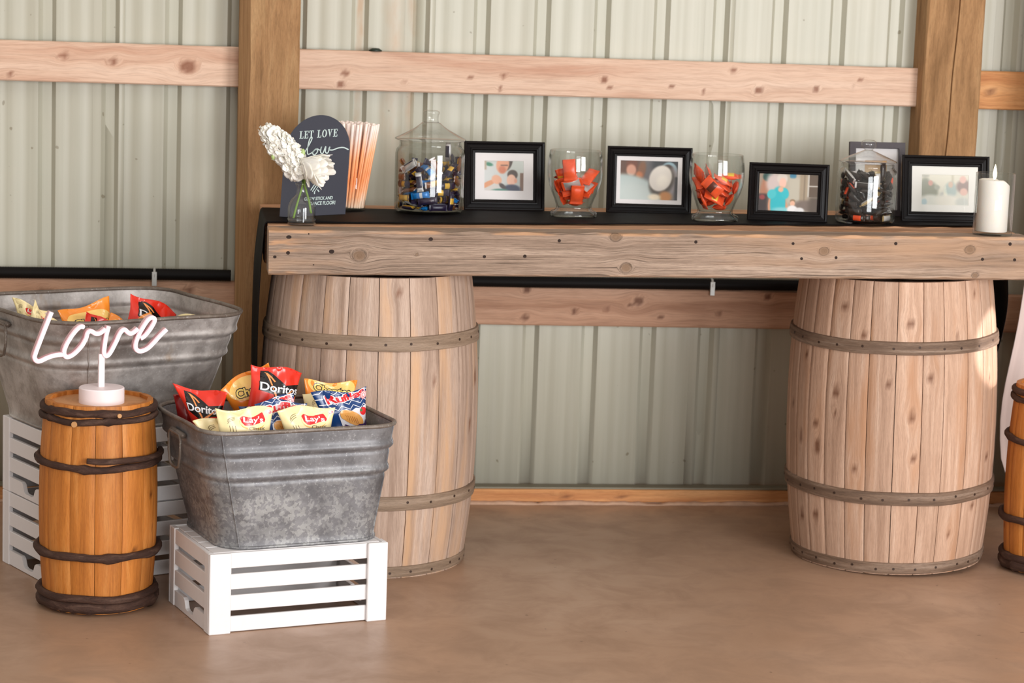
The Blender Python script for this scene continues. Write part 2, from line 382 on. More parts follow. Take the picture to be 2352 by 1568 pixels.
def post(name, x0, x1, y0, y1, label, seed, wane, crack=None):
    V = []; F = []; G = []; K = []; nz = 70; H = 3.1
    w = x1-x0; d = y1-y0
    for i in range(nz+1):
        z = H*i/nz
        def e(a): return .004*noise.noise(Vector((z*3, a, seed)))+.0025*noise.noise(Vector((z*17, a+9, seed)))
        c = wane+.006*noise.noise(Vector((z*4, 5, seed)))
        ring = [(x0+c+e(1), y0+e(2)*.3)]; xa = x0+c; xb = x1-.008
        if crack:
            cx = crack[0]+crack[1]*(z-1.3)+.003*noise.noise(Vector((z*5, 8, seed))); hw = .0022*smoothstep(.9, 1.3, z)+.0004
            cols = [xa+(cx-xa)*q for q in (.3, .6, .9)]+[cx-hw, cx, cx+hw]+[cx+(xb-cx)*q for q in (.2, .5, .8)]
        else: cols = [xa+(xb-xa)*q for q in (.12, .25, .37, .5, .62, .75, .86)]
        for q, X in enumerate(cols): ring.append((X, y0+(.012*smoothstep(1.0, 1.25, z) if crack and q == 4 else .0025*noise.noise(Vector((X*22, z*2, seed))))))
        ring += [(x1-.006+e(3), y0), (x1+e(3), y0+.006), (x1, y1), (x0, y1), (x0+e(4), y0+c*1.1)]
        s = 0; last = ring[0]
        for p in ring:
            s += math.hypot(p[0]-last[0], p[1]-last[1]); last = p
            V.append((p[0], p[1], z)); G.append((z, s+.015*noise.noise(Vector((z*1.5, s*4, seed))), 0)); K.append(0.)
        m = len(ring)
    for i in range(nz):
        for j in range(m): F.append((i*m+j, i*m+(j+1) % m, (i+1)*m+(j+1) % m, (i+1)*m+j))
    F.append(tuple(nz*m+j for j in range(m)))
    o = mesh(name, V, F, M_POST, g=G, k=K); fix_normals(o); auto_smooth(o, .45)
    tag(o, label, 'post', kind='structure'); return o
post('timber_column', .618, .812, -.17, .0, 'rough ochre timber post behind the left end of the table', 3, .034)
post('timber_column', 2.915, 3.117, -.125, .0, 'rough ochre timber post with a long crack behind the right end', 9, .006, crack=(3.010, .035))

# ------------------------------------------------------------------ conduit on the lower girt
M_BLACK = plain('black_rubber', (18, 15, 14), .6, var=.2, spec=.15)
M_CLIP = plain('zinc_clip', (196, 196, 192), .35, metal=.4)
t = thing('conduit', 'black flexible pipe lying along the lower girt', 'pipe', (0, -.062, .766))
V = []; r = [];
for i in range(520):
    x = -1.6+2.205*i/519; V.append((x, 0, .002*math.sin(x*3))); r.append(.0185+.0009*(i % 2))
B().tube(V, r, 12).build('pipe', M_BLACK, t, True)
V = []; r = []
for i in range(480):
    x = .82+2.04*i/479; V.append((x, 0, .002*math.sin(x*3))); r.append(.0185+.0009*(i % 2))
B().tube(V, r, 12).build('pipe', M_BLACK, t, True)
def clip(x):
    b = B(); b.tube([(x, .021*math.cos(a)*-1, .021*math.sin(a)) for a in [PI*(-.35+1.0*i/10) for i in range(11)]], .0042, 6)
    b.box(x-.008, x+.008, -.024, -.018, -.035, .012, .001); b.build('pipe_clip', M_CLIP, t)
clip(.355); clip(2.232)
c = B().lathe([(0, 0), (.022, 0), (.022, .004), (.012, .010), (0, .011)], 20).build('rubber_cap', plain('dark_green_rubber', (26, 40, 30), .4), None, True)
c.location = (1.066, -.045, 1.519); tag(c, 'small dark cap lying on top of the upper girt', 'cap')

# ------------------------------------------------------------------ large barrels
M_BARREL_L = wood('silvered_barrel_oak', (140, 114, 96), (182, 156, 138), (204, 180, 163), a=1.6, b=42, streak=.34, spread=.28, knot=(112, 66, 38), bump=.35, patch=(202, 160, 122))
M_BARREL_R = wood('weathered_barrel_pine', (160, 126, 103), (190, 155, 131), (210, 180, 158), a=1.8, b=40, streak=.36, spread=.26, knot=(96, 54, 30), bump=.4, patch=(172, 126, 92))
M_HOOP = wood('grey_hoop_wood', (104, 84, 68), (142, 120, 100), (170, 148, 128), a=3, b=60, streak=.4, spread=.12, bump=.3)
M_HOOP_D = wood('dark_hoop_wood', (84, 66, 54), (124, 100, 82), (164, 142, 124), a=3, b=60, streak=.5, spread=.12, bump=.4, patch=(92, 72, 58))
M_NAIL = plain('rusty_nail', (58, 40, 30), .6, metal=.3, var=.3)
def barrel_r(z, H, r0, r1):                          # belly profile
    u = (z/H-.5)*2; return r1-(r1-r0)*abs(u)**2.1
def stave_mesh(name, a0, a1, H, r0, r1, mat, parent, knots, seed, nz=44, th=.02, na=10, gap=.0011, zl=0., zh=0.):
    V = []; F = []; G = []; K = []
    ro = .0012*noise.noise(Vector((seed*3.3, 1, 1)))
    for i in range(nz+1):
        z = zl+(H-zl-zh)*i/nz
        R = barrel_r(z, H, r0, r1)+ro
        row = []
        for j in range(na+1):
            q = j/na; a = a0+(a1-a0)*q
            edge = .0022 if j in (0, na) else 0
            flat = -(.5-abs(q-.5))*.0
            row.append((R-edge+flat, a))
        ga = gap/R
        row[0] = (row[0][0], a0+ga); row[-1] = (row[-1][0], a1-ga)
        row += [(R-th, a1-ga), (R-th, a0+ga)]
        for (rad, a) in row:
            x = (a-(a0+a1)/2)*R; s = x; kk = 0
            for (kx, kz, kr) in knots:
                dx, dz = x-kx, z-kz
                if abs(dz) < kr*9 and abs(dx) < kr*6:
                    e2 = math.exp(-(dz/(3.5*kr))**2-(dx/(2.4*kr))**2); s -= dx*e2*.8
                    kk = max(kk, 1-smoothstep(.5, 1.1, math.hypot(dz/1.4, dx)/kr))
            V.append((rad*math.cos(a), rad*math.sin(a), z)); G.append((z+.02*noise.noise(Vector((z*3, seed, 1))), s+.008*noise.noise(Vector((z*2.5, s*6, seed))), 0)); K.append(kk)
    m = na+3
    for i in range(nz):
        for j in range(m): F.append((i*m+j, i*m+(j+1) % m, (i+1)*m+(j+1) % m, (i+1)*m+j))
    F.append(tuple(range(m))[::-1]); F.append(tuple(nz*m+j for j in range(m)))
    o = mesh(name, V, F, mat, parent, g=G, k=K); fix_normals(o); return auto_smooth(o, .5)
def hoop_band(parent, z, h, H, r0, r1, mat, th=.006, wav=.002, seed=0, nails=24, dz=0.):
    n = 72; V = []; F = []; G = []; K = []
    for i in range(n):
        a = 2*PI*i/n; w = wav*noise.noise(Vector((math.cos(a)*2, math.sin(a)*2, seed)))
        ring = []
        for (q, o_) in ((0, .0), (0.04, .8), (.2, 1), (.8, 1), (.96, .8), (1, 0.), (1, -1.2), (0, -1.2)):
            zz = z-h/2+h*q+w+dz*math.sin(a); R = barrel_r(max(0, min(H, zz)), H, r0, r1)
            ring.append((R+.001+th*o_, zz, q*h))
        for (R, zz, s) in ring: V.append((R*math.cos(a), R*math.sin(a), zz)); G.append((a*r1, s, 0)); K.append(0)
    m = 8
    for i in range(n):
        for j in range(m): F.append((i*m+j, ((i+1) % n)*m+j, ((i+1) % n)*m+(j+1) % m, i*m+(j+1) % m))
    o = mesh('hoop', V, F, mat, parent, g=G, k=K); fix_normals(o); auto_smooth(o, .6)
    if nails:
        b = B()
        for i in range(nails):
            a = 2*PI*(i+.3*rnd.random())/nails; zz = z+h*.12*rnd.uniform(-1, 1); R = barrel_r(zz, H, r0, r1)+th
            c = Vector((R*math.cos(a), R*math.sin(a), zz+dz*math.sin(a))); nrm = Vector((math.cos(a), math.sin(a), 0))
            b.tube([c-nrm*.001, c+nrm*.002], .0042, 6)
        q = b.build('nails', M_NAIL, o); tag(q, kind='stuff')
    return o
def big_barrel(loc, label, mat, hmat, widths, knotmap, H, r0, r1, hoops, rot, seed, dzs):
    t = thing('wine_barrel', label, 'barrel', loc)
    tot = sum(widths); a = rot
    for i, w in enumerate(widths):
        a1 = a+2*PI*w/tot
        stave_mesh('stave', a, a1, H, r0, r1, mat, t, knotmap.get(i, []), seed+i)
        a = a1
    for k, (z, h, nl, th) in enumerate(hoops): hoop_band(t, z, h, H, r0, r1, hmat, th, .0035, seed+k, nl, dzs[k])
    B().lathe([(0, H-.05), (r0-.019, H-.05), (r0-.019, H-.03), (0, H-.03)], 40).build('barrel_head', mat, t)
    return t
rb = random.Random(3)
def rw(n): return [rb.uniform(.72, 1.2) for _ in range(n)]
# angle 0 = +x, front (towards the camera) is -90 degrees; staves are listed from -180 degrees round the front to the back
big_barrel((1.015, -.784, 0), 'large pale oak barrel under the left end of the table', M_BARREL_L, M_HOOP, [1.0, .8, 1, 1, .9, 1.05, 1.1, 1.1, 1.0, 1.05, .9, .8]+rw(12),
           {6: [(.012, .862, .010)], 7: [(.028, .60, .010)], 9: [(.02, .44, .012)], 10: [(-.02, .58, .015)], 11: [(.0, .1, .014)], 5: [(-.01, .3, .008)]},
           .897, .299, .332, [(.707, .044, 24, .006), (.232, .044, 24, .006), (.020, .034, 26, .004)], PI-.02, 10, [0, 0, 0])
br_ = big_barrel((2.680, -.769, .0075), 'large knotty weathered barrel under the right end of the table', M_BARREL_R, M_HOOP_D, [.7, .8, .9, .9, .8, 1.0, 1.0, .85, 1.1, .95, .9, 1.0, .8]+rw(13),
           {3: [(.01, .82, .014), (0, .56, .015), (0, .5, .009)], 4: [(.012, .745, .012), (.0, .33, .009)], 6: [(.0, .78, .013), (.01, .5, .013), (.02, .37, .009)], 7: [(.02, .70, .008), (-.012, .62, .012)], 8: [(.0, .73, .010), (0, .13, .010)],
            2: [(0, .45, .012), (.01, .38, .016), (0, .16, .014)], 1: [(.01, .66, .01), (0, .4, .012), (0, .15, .014)], 5: [(.02, .6, .009), (0, .25, .008)], 9: [(0, .86, .008), (.01, .2, .012)], 10: [(0, .6, .008), (0, .35, .012)], 0: [(0, .5, .01)], 11: [(0, .8, .01), (0, .3, .012)]},
           .904, .296, .327, [(.712, .040, 26, .007), (.246, .042, 26, .007), (.021, .036, 28, .004)], PI, 60, [0.006, 0.004, 0]); br_.rotation_euler = (0, -.024, 0)

# ------------------------------------------------------------------ timber table on the barrels
M_BEAM = wood('weathered_beam', (122, 100, 84), (163, 140, 122), (190, 167, 148), a=1.1, b=34, streak=.5, spread=.0, knot=(124, 98, 76), bump=.55, rough=.8, patch=(176, 142, 114), crack=.85, fine=1.1, wear=(208, 158, 116), ring=1.)
M_BEAM2 = wood('table_timber', (136, 96, 68), (186, 140, 106), (208, 166, 132), a=1.1, b=30, streak=.4, spread=.2, bump=.3, wear=(196, 146, 108))
M_HOLE = plain('dark_nail_hole', (44, 30, 24), .9, var=.3)
tb = thing('timber_table', 'long grey timber table top of square beams laid across two barrels', 'table', (.690, -1.072, .901), 0)
tb.rotation_euler = (0, -.0098, .006)
BL = 2.30; BH = .129
KN = [(.262, .040, .019), (1.268, .018, .014), (1.032, .125, .016), (1.24, .110, .012), (1.965, .078, .013), (2.26, .104, .013), (2.255, .016, .009), (.92, .05, .006), (2.05, .05, .007)]
KN = [(.262, .058, .018), (1.052, .028, .0155), (1.018, .120, .0145), (1.652, .083, .013), (2.105, .092, .0135), (2.125, .014, .009), (.43, .062, .0045)]
bm_ = board('timber', BL, BH, .128, M_BEAM, tb, KN, nx=460, nz=30, rough=.0028, seed=11, bev=.005, flow=.9); bm_['label'] = 'knotty silver grey front timber'
for j in range(1, 6):
    o = board('timber', BL-.01*(j % 2), BH-.001*j*.3, .128, M_BEAM2, tb, [], nx=60, nz=4, rough=.003, seed=20+j, bev=.006); o.location = (.004*(j % 2), .1335*j, 0)
def hole(x, z, r, ell=1.):
    o = B().lathe([(0, -.001), (r, -.001), (r*.9, .0012), (0, .0004)], 10).build('nail_hole', M_HOLE, bm_)
    o.location = (x, -.0005, z); o.rotation_euler = (PI/2, 0, 0); o.scale = (ell, 1, 1)
for (x, z, r, e) in ((.058, .110, .0052, 1.5), (.056, .064, .0055, 1), (.018, .052, .0045, 1.1), (.182, .069, .006, 1.3), (.47, .108, .006, 1.2), (.85, .107, .0048, 1), (.629, .058, .005, 1), (.749, .060, .0052, 1), (1.26, .107, .0050, 1),
                     (1.556, .105, .0048, 1), (1.584, .060, .0048, 1), (1.69, .064, .0048, 1), (1.873, .108, .0052, 1), (2.146, .063, .005, 1), (2.23, .110, .0055, 1), (2.247, .062, .0052, 1), (.115, .12, .002, 1), (.13, .03, .002, 1)): hole(x, z, r, e)

# ------------------------------------------------------------------ black satin runner over the table, hanging at both ends
def satin():
    t = NT('black_satin'); nz = t.noise(t.obj(), 9, 3)
    t.l(t.ramp(nz, [(.3, lin((12, 10, 11))), (.7, lin((21, 18, 19)))]), t.p.inputs['Base Color']); t.p.inputs['Roughness'].default_value = .6; t.p.inputs['Specular IOR Level'].default_value = .06; return t.mat
M_SATIN = satin()
def ztab(x): return 1.0305+.0098*(x-.69)
V = []; F = []; path = []
for i in range(22): path.append((.683-.006*math.sin(i/21*PI)-.010*(1-i/21), .56+.455*i/21, 1))    # left drop, bottom to top
path[-1] = (.683, 1.018, 1)
path += [(.685, 1.028, 0), (.690, 1.0335, 0)]
for i in range(60): path.append((.70+2.275*(i+1)/61, ztab(.70+2.275*(i+1)/61)+.0035, 0))
path += [(2.988, ztab(2.98)+.003, 0), (2.999, ztab(2.98)-.008, 2)]
for i in range(24): path.append((3.008+.028*math.sin(min(1, i/14)*PI*.5)-.045*(max(0, i-9)/14)**1.6, 1.035-.47*(i+1)/24, 2))
nw = 14
for i, (x, z, side) in enumerate(path):
    f = smoothstep(.66, 3.0, x); y0 = -.885+.115*f; y1 = -.455-.035*f
    for j in range(nw+1):
        q = j/nw; y = y0+(y1-y0)*q; xx, zz = x, z
        if side == 1: s = min(1, (1.03-z)/.14); xx -= (.010*q+.004*math.sin(q*9+z*3))*s; y += .008*math.sin(z*14)*s
        elif side == 2:
            s = (1.035-z)/.47; y = y0+.02*s+(y1-y0-.0)*q*(1-.55*s); xx += .012*math.sin(q*8)*s; zz = z+.12*q*s*s
        else: zz += .0014*noise.noise(Vector((x*9, y*12, 1)))+.0008
        V.append((xx, y, zz))
for i in range(len(path)-1):
    for j in range(nw): F.append((i*(nw+1)+j, (i+1)*(nw+1)+j, (i+1)*(nw+1)+j+1, i*(nw+1)+j+1))
ru = mesh('table_runner', V, F, M_SATIN, smooth=True); fix_normals(ru)
so = ru.modifiers.new('cloth', 'SOLIDIFY'); so.thickness = .0015; so.offset = 0
tag(ru, 'black satin runner laid along the table and hanging down at both ends', 'table runner')

# ------------------------------------------------------------------ white drape at the right edge
M_SHEER = plain('white_drape_cloth', (204, 184, 176), .8, var=.04, scale=12)
V = []; F = []; nx, nz = 70, 40
for j in range(nz+1):
    z = .03+2.6*j/nz
    lx = 3.245-.055*math.exp(-((z-.36)/.28)**2)+.05*smoothstep(.7, 1.6, z)+(.06*smoothstep(.22, .03, z))
    for i in range(nx+1):
        q = i/nx; x = lx+.95*q
        V.append((x, -.34+.028*math.sin(q*38+1.5*noise.noise(Vector((q*3, z, 1))))+.012*math.sin(q*91+z), z))
for j in range(nz):
    for i in range(nx): F.append((j*(nx+1)+i, j*(nx+1)+i+1, (j+1)*(nx+1)+i+1, (j+1)*(nx+1)+i))
dr = mesh('drape', V, F, M_SHEER, smooth=True); so = dr.modifiers.new('cloth', 'SOLIDIFY'); so.thickness = .002
tag(dr, 'white pleated drape hanging in front of the wall at the right edge', 'curtain')

# ------------------------------------------------------------------ small orange barrels with twig hoops
M_ORANGE = wood('honey_barrel_wood', (150, 84, 30), (194, 120, 52), (212, 146, 80), a=2.2, b=30, streak=.26, spread=.2, knot=(88, 44, 18), bump=.2, rough=.5, patch=(184, 104, 36))
M_HONEYHEAD = wood('barrel_head_wood', (168, 108, 62), (206, 150, 100), (218, 166, 118), a=2, b=14, streak=.15, spread=.05, rough=.5)
M_BARK = wood('twig_bark', (44, 28, 22), (72, 48, 38), (108, 82, 68), a=14, b=60, streak=.5, spread=.15, bump=.6, rough=.7, patch=(70, 46, 34))
M_CUT = plain('pale_cut_wood', (196, 146, 96), .7, var=.2)
def twig(parent, R, z, r, seed, a0=0., span=2*PI, lift=0., tilt=0.):
    n = 64; pts = []; rr = []
    closed = span > 6.2
    for i in range(n if closed else n+1):
        q = i/n; a = a0+span*q
        w = .006*noise.noise(Vector((math.cos(a)*1.6, math.sin(a)*1.6, seed)))
        zz = z+w+tilt*math.sin(a)+(lift*(1-q) if not closed else 0)
        pts.append(((R)*math.cos(a), (R)*math.sin(a), zz))
        k = max(0., noise.noise(Vector((math.cos(a)*6.5, math.sin(a)*6.5, seed+5.)))-.22)
        rr.append(r*(1+.22*noise.noise(Vector((math.cos(a)*3, math.sin(a)*3, seed+2)))+k*.9))
    return B().tube(pts, rr, 10, closed=closed).build('twig_hoop', M_BARK, parent, True)
def cask(loc, label, seed, rot):
    t = thing('wooden_keg', label, 'keg', loc); H = .580; r0, r1 = .1475, .163
    ws = [1.0, 1.15, 1.2, 1.0, 1.1, 1.05, .85, 1.1, 1, .9, 1.1, 1, .9, 1.05]; tot = sum(ws); a = rot
    rk = random.Random(seed)
    for i, w in enumerate(ws):
        a1 = a+2*PI*w/tot
        ks = [(rk.uniform(-.02, .02), rk.uniform(.06, .54), rk.uniform(.004, .009)) for _ in range(rk.choice((0, 1, 1, 2)))]
        stave_mesh('stave', a, a1, H, r0, r1, M_ORANGE, t, ks, seed+i*3, nz=36, th=.012, gap=.0006, na=8)
        a = a1
    B().lathe([(0, H-.024), (r0-.011, H-.024), (r0-.011, H-.011), (0, H-.011)], 40).build('barrel_head', M_HONEYHEAD, t)
    twig(t, r0+.004, H-.020, .0105, seed+1); twig(t, r0+.007, H-.042, .0095, seed+2)
    twig(t, .1655, H-.165, .0105, seed+3, tilt=.004); twig(t, .172, H-.150, .0085, seed+4, -1.72, 1.9, .004)
    twig(t, .1675, .165, .0115, seed+5, tilt=.003); twig(t, r0+.011, .044, .0115, seed+6); twig(t, r0+.006, .0200, .0165, seed+7)
    b = B()
    for (aa, z, r) in ((-1.95, H-.047, .008), (-1.2, H-.022, .006), (-1.45, H-.172, .006)):
        c = Vector(((r0+.014)*math.cos(aa), (r0+.014)*math.sin(aa), z)); nv = Vector((math.cos(aa), math.sin(aa), 0)); b.tube([c, c+nv*.006], r, 10)
    b.build('twig_stub', M_CUT, t)
    return t
cask((.219, -1.341, .003), 'small honey brown wooden keg with dark twig hoops below the lit sign', 31, PI-.35)
cask((3.165, -.955, .006), 'small orange wooden keg cut off by the right edge of the frame', 57, PI+.1)
# ------------------------------------------------------------------ slatted white crates
M_WHITE = plain('white_crate_paint', (224, 220, 219), .55, var=.03, scale=60)
M_RAW = plain('bare_crate_wood', (196, 150, 96), .7, var=.2)
def crate(loc, rot, label, group=None):
    """upside-down fruit crate: local x along the long side (front is y=0), z up"""
    t = thing('slatted_crate', label, 'crate', loc, rot, group); L, D, H = .507, .372, .222
    sh = .0425; gp = (H-.004-4*sh)/3
    for (y0, y1) in ((.012, .022), (D-.022, D-.012)):                       # long slats
        for k in range(4):
            z = .002+k*(sh+gp); plank('slat', .012, L-.012, y0, y1, z, z+sh, M_WHITE, t, .0015)
    for (x0, x1) in ((.0, .012), (L-.012, L)):                             # end slats; the lowest has a scooped hand hold
        for k in range(4):
            z = .002+k*(sh+gp)
            if k: plank('end_slat', x0, x1, .022, D-.022, z, z+sh, M_WHITE, t, .0015)
            else:
                n = 30; V = []; F = []
                for i in range(n+1):
                    y = .022+(D-.044)*i/n; u = abs(y-D/2)
                    h = sh-.03*(1-smoothstep(.028, .05, u))
                    V += [(x0, y, z), (x1, y, z), (x1, y, z+h), (x0, y, z+h)]
                for i in range(n):
                    for j in range(4): F.append((i*4+j, i*4+(j+1) % 4, i*4+4+(j+1) % 4, i*4+4+j))
                F += [(0, 1, 2, 3), (n*4+3, n*4+2, n*4+1, n*4)]
                fix_normals(mesh('end_slat', V, F, M_WHITE, t))
                V2 = [(x0-.0004, V[i*4+2][1], V[i*4+2][2]-.0) for i in range(n+1)]
    for sx in (0, 1):
        for sy in (0, 1):                                                  # corner posts: two boards joined in an L
            b = B(); x = 0 if not sx else L
            if not sx: b.box(-.003, .058, *((.0, .012) if not sy else (D-.012, D)), 0, H, .002); b.box(-.003, .012, *((.0125, .048) if not sy else (D-.048, D-.0125)), .0, H, .002)
            else: b.box(L-.055, L+.003, *((.0, .012) if not sy else (D-.012, D)), 0, H, .002); b.box(L-.012, L+.003, *((.0125, .048) if not sy else (D-.048, D-.0125)), .0, H, .002)
            b.build('corner_post', M_WHITE, t)
    for k in range(5):
        y = .024+k*(D-.048)/5; plank('top_slat', .013, L-.013, y, y+(D-.048)/5-.004, H-.010, H-.001, M_WHITE, t, .0015)
    return t
crate((.529, -1.689, 0), math.radians(17.1), 'white slatted crate standing alone in front under the nearer washtub')
crate((.095, -1.205, 0), math.radians(27), 'lower white slatted crate of the stack behind the honey keg')
crate((.095, -1.205, .2225), math.radians(27), 'upper white slatted crate of the stack under the big washtub')

# ------------------------------------------------------------------ galvanised washtubs
def galv(name, dark, mid, light, seed, spang=1.):
    t = NT(name); p = t.add(t.obj(), (seed, seed*1.7, 0)); s = t.sep(t.obj())
    w = t.n('ShaderNodeVectorMath', operation='ADD'); nv = t.n('ShaderNodeTexNoise'); nv.inputs['Scale'].default_value = 60; t.l(p, nv.inputs['Vector'])
    sc = t.n('ShaderNodeVectorMath', operation='SCALE'); t.l(nv.outputs['Color'], sc.inputs[0]); sc.inputs['Scale'].default_value = .022
    t.l(p, w.inputs[0]); t.l(sc.outputs[0], w.inputs[1])
    vo = t.n('ShaderNodeTexVoronoi'); vo.inputs['Scale'].default_value = 105; t.l(w.outputs[0], vo.inputs['Vector'])
    big = t.noise(p, 5, 5, .62); mid_n = t.noise(p, 24, 5, .7); fine = t.noise(p, 160, 2, .6)
    col = t.ramp(big, [(.3, lin(dark)), (.5, lin(mid)), (.72, lin(light))])
    col = t.mix(t.math('MULTIPLY', t.ramp(mid_n, [(.35, BW(1)), (.55, BW(0))]), .5), col, lin(dark))
    sg = t.math('MULTIPLY', t.ramp(t.sep(vo.outputs['Color'])[0], [(.52, BW(0)), (.56, BW(1))], 'LINEAR'), t.ramp(big, [(.38, BW(0)), (.6, BW(1))]))
    low = t.ramp(s[2], [(.0, BW(1)), (.14, BW(1)), (.24, BW(.12))])
    col = t.mix(t.math('MULTIPLY', t.math('MULTIPLY', sg, low), .5*spang), col, lin((182, 182, 178)))
    col = t.mix(t.math('MULTIPLY', t.ramp(fine, [(.62, BW(0)), (.72, BW(1))]), .35), col, lin((205, 205, 204)))
    ru = t.noise(t.add(t.scale(p, (1, 1, .35)), (3, 1, 4)), 9, 4, .6)
    col = t.mix(t.math('MULTIPLY', t.ramp(ru, [(.66, BW(0)), (.76, BW(1))]), .5), col, lin((134, 104, 62)))
    t.l(col, t.p.inputs['Base Color']); t.p.inputs['Metallic'].default_value = .35
    t.l(t.ramp(mid_n, [(.3, BW(.42)), (.7, BW(.62))]), t.p.inputs['Roughness'])
    t.bump(t.math('ADD', t.math('MULTIPLY', mid_n, .5), t.math('MULTIPLY', big, 1.2)), .25, .006); return t.mat
M_TUB1 = galv('galvanised_steel_spangled', (86, 85, 87), (126, 125, 127), (156, 155, 156), 1.3)
M_TUB2 = galv('galvanised_steel_dull', (122, 116, 111), (180, 174, 169), (208, 203, 199), 7.9, .35)
M_RIM = galv('worn_rim_steel', (84, 72, 62), (118, 106, 96), (150, 142, 134), 4.2, 0)
def rrect(w, d, r, n=10):
    P = []
    for (sx, sy, a0) in ((1, -1, -90), (1, 1, 0), (-1, 1, 90), (-1, -1, 180)):
        for i in range(n+1):
            a = math.radians(a0+90*i/n); P.append((sx*(w/2-r)+r*math.cos(a), sy*(d/2-r)+r*math.sin(a)))
        nx_, ny_ = {(1, -1): (1, 0), (1, 1): (0, 1), (-1, 1): (-1, 0), (-1, -1): (0, -1)}[(sx, sy)]
        for q in (.2, .4, .6, .8):                  # extra points along the straight side
            if nx_: y0, y1 = (-(d/2-r), d/2-r) if nx_ > 0 else (d/2-r, -(d/2-r)); P.append((nx_*w/2, y0+(y1-y0)*q))
            else: x0, x1 = ((w/2-r), -(w/2-r)) if ny_ > 0 else (-(w/2-r), (w/2-r)); P.append((x0+(x1-x0)*q, ny_*d/2))
    return P
def washtub(loc, rot, label, bot, top, H, mat, off=(0, 0), seams=(), handles=True, seed=0, beads=((.80, .93), (.59, .72))):
    t = thing('washtub', label, 'washtub', loc, rot)
    def outset(f):                                   # rolled swages in the sheet
        o = 0
        for (lo, hi) in beads:
            c = (lo+hi)/2; o += .0075*math.exp(-((f-lo-.03)/.03)**2)
            o -= .004*math.exp(-((f-lo+.015)/.014)**2)
        if f < .07: o += .004*(1-smoothstep(.0, .07, f))
        return o
    fr = [0, .008, .03, .055, .075, .1, .2, .3, .4, .48]+[.5+.0125*i for i in range(37)]+[.97, 1.]
    n = None; V = []; F = []
    for f in fr:
        w = bot[0]+(top[0]-bot[0])*f; d = bot[1]+(top[1]-bot[1])*f; r = bot[2]+(top[2]-bot[2])*f
        o = outset(f); P = rrect(w+2*o, d+2*o, r+o); n = len(P)
        for (x, y) in P:
            dn = .004*noise.noise(Vector((x*5+seed, y*5, f*3))); V.append((x*(1+dn)+off[0]*f, y*(1+dn)+off[1]*f, H*f+.006*f*noise.noise(Vector((x*4, y*4, seed)))))
    for j in range(len(fr)-1):
        for i in range(n): F.append((j*n+i, j*n+(i+1) % n, (j+1)*n+(i+1) % n, (j+1)*n+i))
    F.append(tuple(range(n))[::-1])
    body = mesh('body', V, F, mat, t, True)
    so = body.modifiers.new('sheet', 'SOLIDIFY'); so.thickness = .0022; so.offset = -1
    top_ring = V[-n:]
    B().tube([(x, y, z-.001) for x, y, z in top_ring], .0062, 8, closed=True).build('rim', M_RIM, t, True)
    B().tube([(x, y, .004) for x, y, z in V[:n]], .0045, 6, closed=True).build('foot_ring', mat, t, True)
    for q in seams:
        i = int(q*n) % n
        B().tube([Vector(V[j*n+i])*1.0+Vector((V[j*n+i][0], V[j*n+i][1], 0)).normalized()*.0008 for j in range(len(fr))], .0024, 6).build('seam', mat, t, True)
    if handles:
        for s in (-1, 1):
            f = .9; w = (bot[0]+(top[0]-bot[0])*f)/2+.006; hz = H*.885; ox = off[0]*f
            b = B(); b.tube([(s*w+ox+s*.004, y, hz) for y in (-.052, .052)], .0085, 8); h = b.build('handle_lug', M_RIM, t, True)
            pts = []
            for (y, z) in ((-.05, 0), (-.062, -.012), (-.06, -.055), (-.046, -.088), (-.02, -.094), (.02, -.094), (.046, -.088), (.06, -.055), (.062, -.012), (.05, 0)): pts.append((s*(w+.012)+ox, y*.86, hz+z))
            B().tube(pts, .0042, 8, closed=True).build('handle', M_RIM, h, True)
    return t
c17, s17 = math.cos(math.radians(17.1)), math.sin(math.radians(17.1))
def L1(a, b, z=0): return (.529+a*c17-b*s17, -1.689+a*s17+b*c17, z)
washtub(L1(.275, .225, .222), math.radians(17.1), 'square galvanised washtub full of snack bags on the front crate', (.455, .385, .085), (.565, .495, .085), .331, M_TUB1, (-.018, .006), seams=(.883, .115), seed=1)
washtub((.222, -.884, .4455), math.radians(27), 'big galvanised washtub behind the lit sign on two stacked crates', (.50, .40, .12), (.645, .63, .135), .338, M_TUB2, (-.003, -.027), seams=(.90, .12, .62), seed=5)

# ------------------------------------------------------------------ lettering and flat print as thin geometry
_tc = {}
def text2d(txt, shear=0., off=0., sp=1.):
    """triangles of a word in the built-in font, scaled so that the plain word fills 0..1 x 0..1"""
    key = (txt, shear, sp)
    def tris(o_):
        cu = bpy.data.curves.new('t', 'FONT'); cu.body = txt; cu.shear = shear; cu.offset = o_; cu.resolution_u = 3; cu.space_character = sp
        o = bpy.data.objects.new('t', cu); COL.objects.link(o)
        dg = bpy.context.evaluated_depsgraph_get(); me = bpy.data.meshes.new_from_object(o.evaluated_get(dg), depsgraph=dg)
        V = [(v.co.x, v.co.y) for v in me.vertices]; F = [tuple(p.vertices) for p in me.polygons]
        bpy.data.objects.remove(o); bpy.data.curves.remove(cu); bpy.data.meshes.remove(me); return V, F
    if key not in _tc:
        V, F = tris(0.); xs = [v[0] for v in V]; ys = [v[1] for v in V]; _tc[key] = (min(xs), min(ys), max(xs)-min(xs), max(ys)-min(ys))
    bx = _tc[key]; V, F = tris(off)
    return [((x-bx[0])/bx[2], (y-bx[1])/bx[3]) for x, y in V], F
def word(txt, x0, y0, w, h, m, shear=0., off=0., rot=0., sp=1., arc=0.):
    """layer of a word: box lower left x0,y0 (y up)"""
    V, F = text2d(txt, shear, off, sp); ca, sa = math.cos(rot), math.sin(rot); P = []
    for (x, y) in V:
        x, y = x*w, y*h+arc*4*(x)*(1-x); P.append((x0+x*ca-y*sa, y0+x*sa+y*ca))
    return (P, F, m)
def poly(pts, m): return (list(pts), [tuple(range(len(pts)))], m)
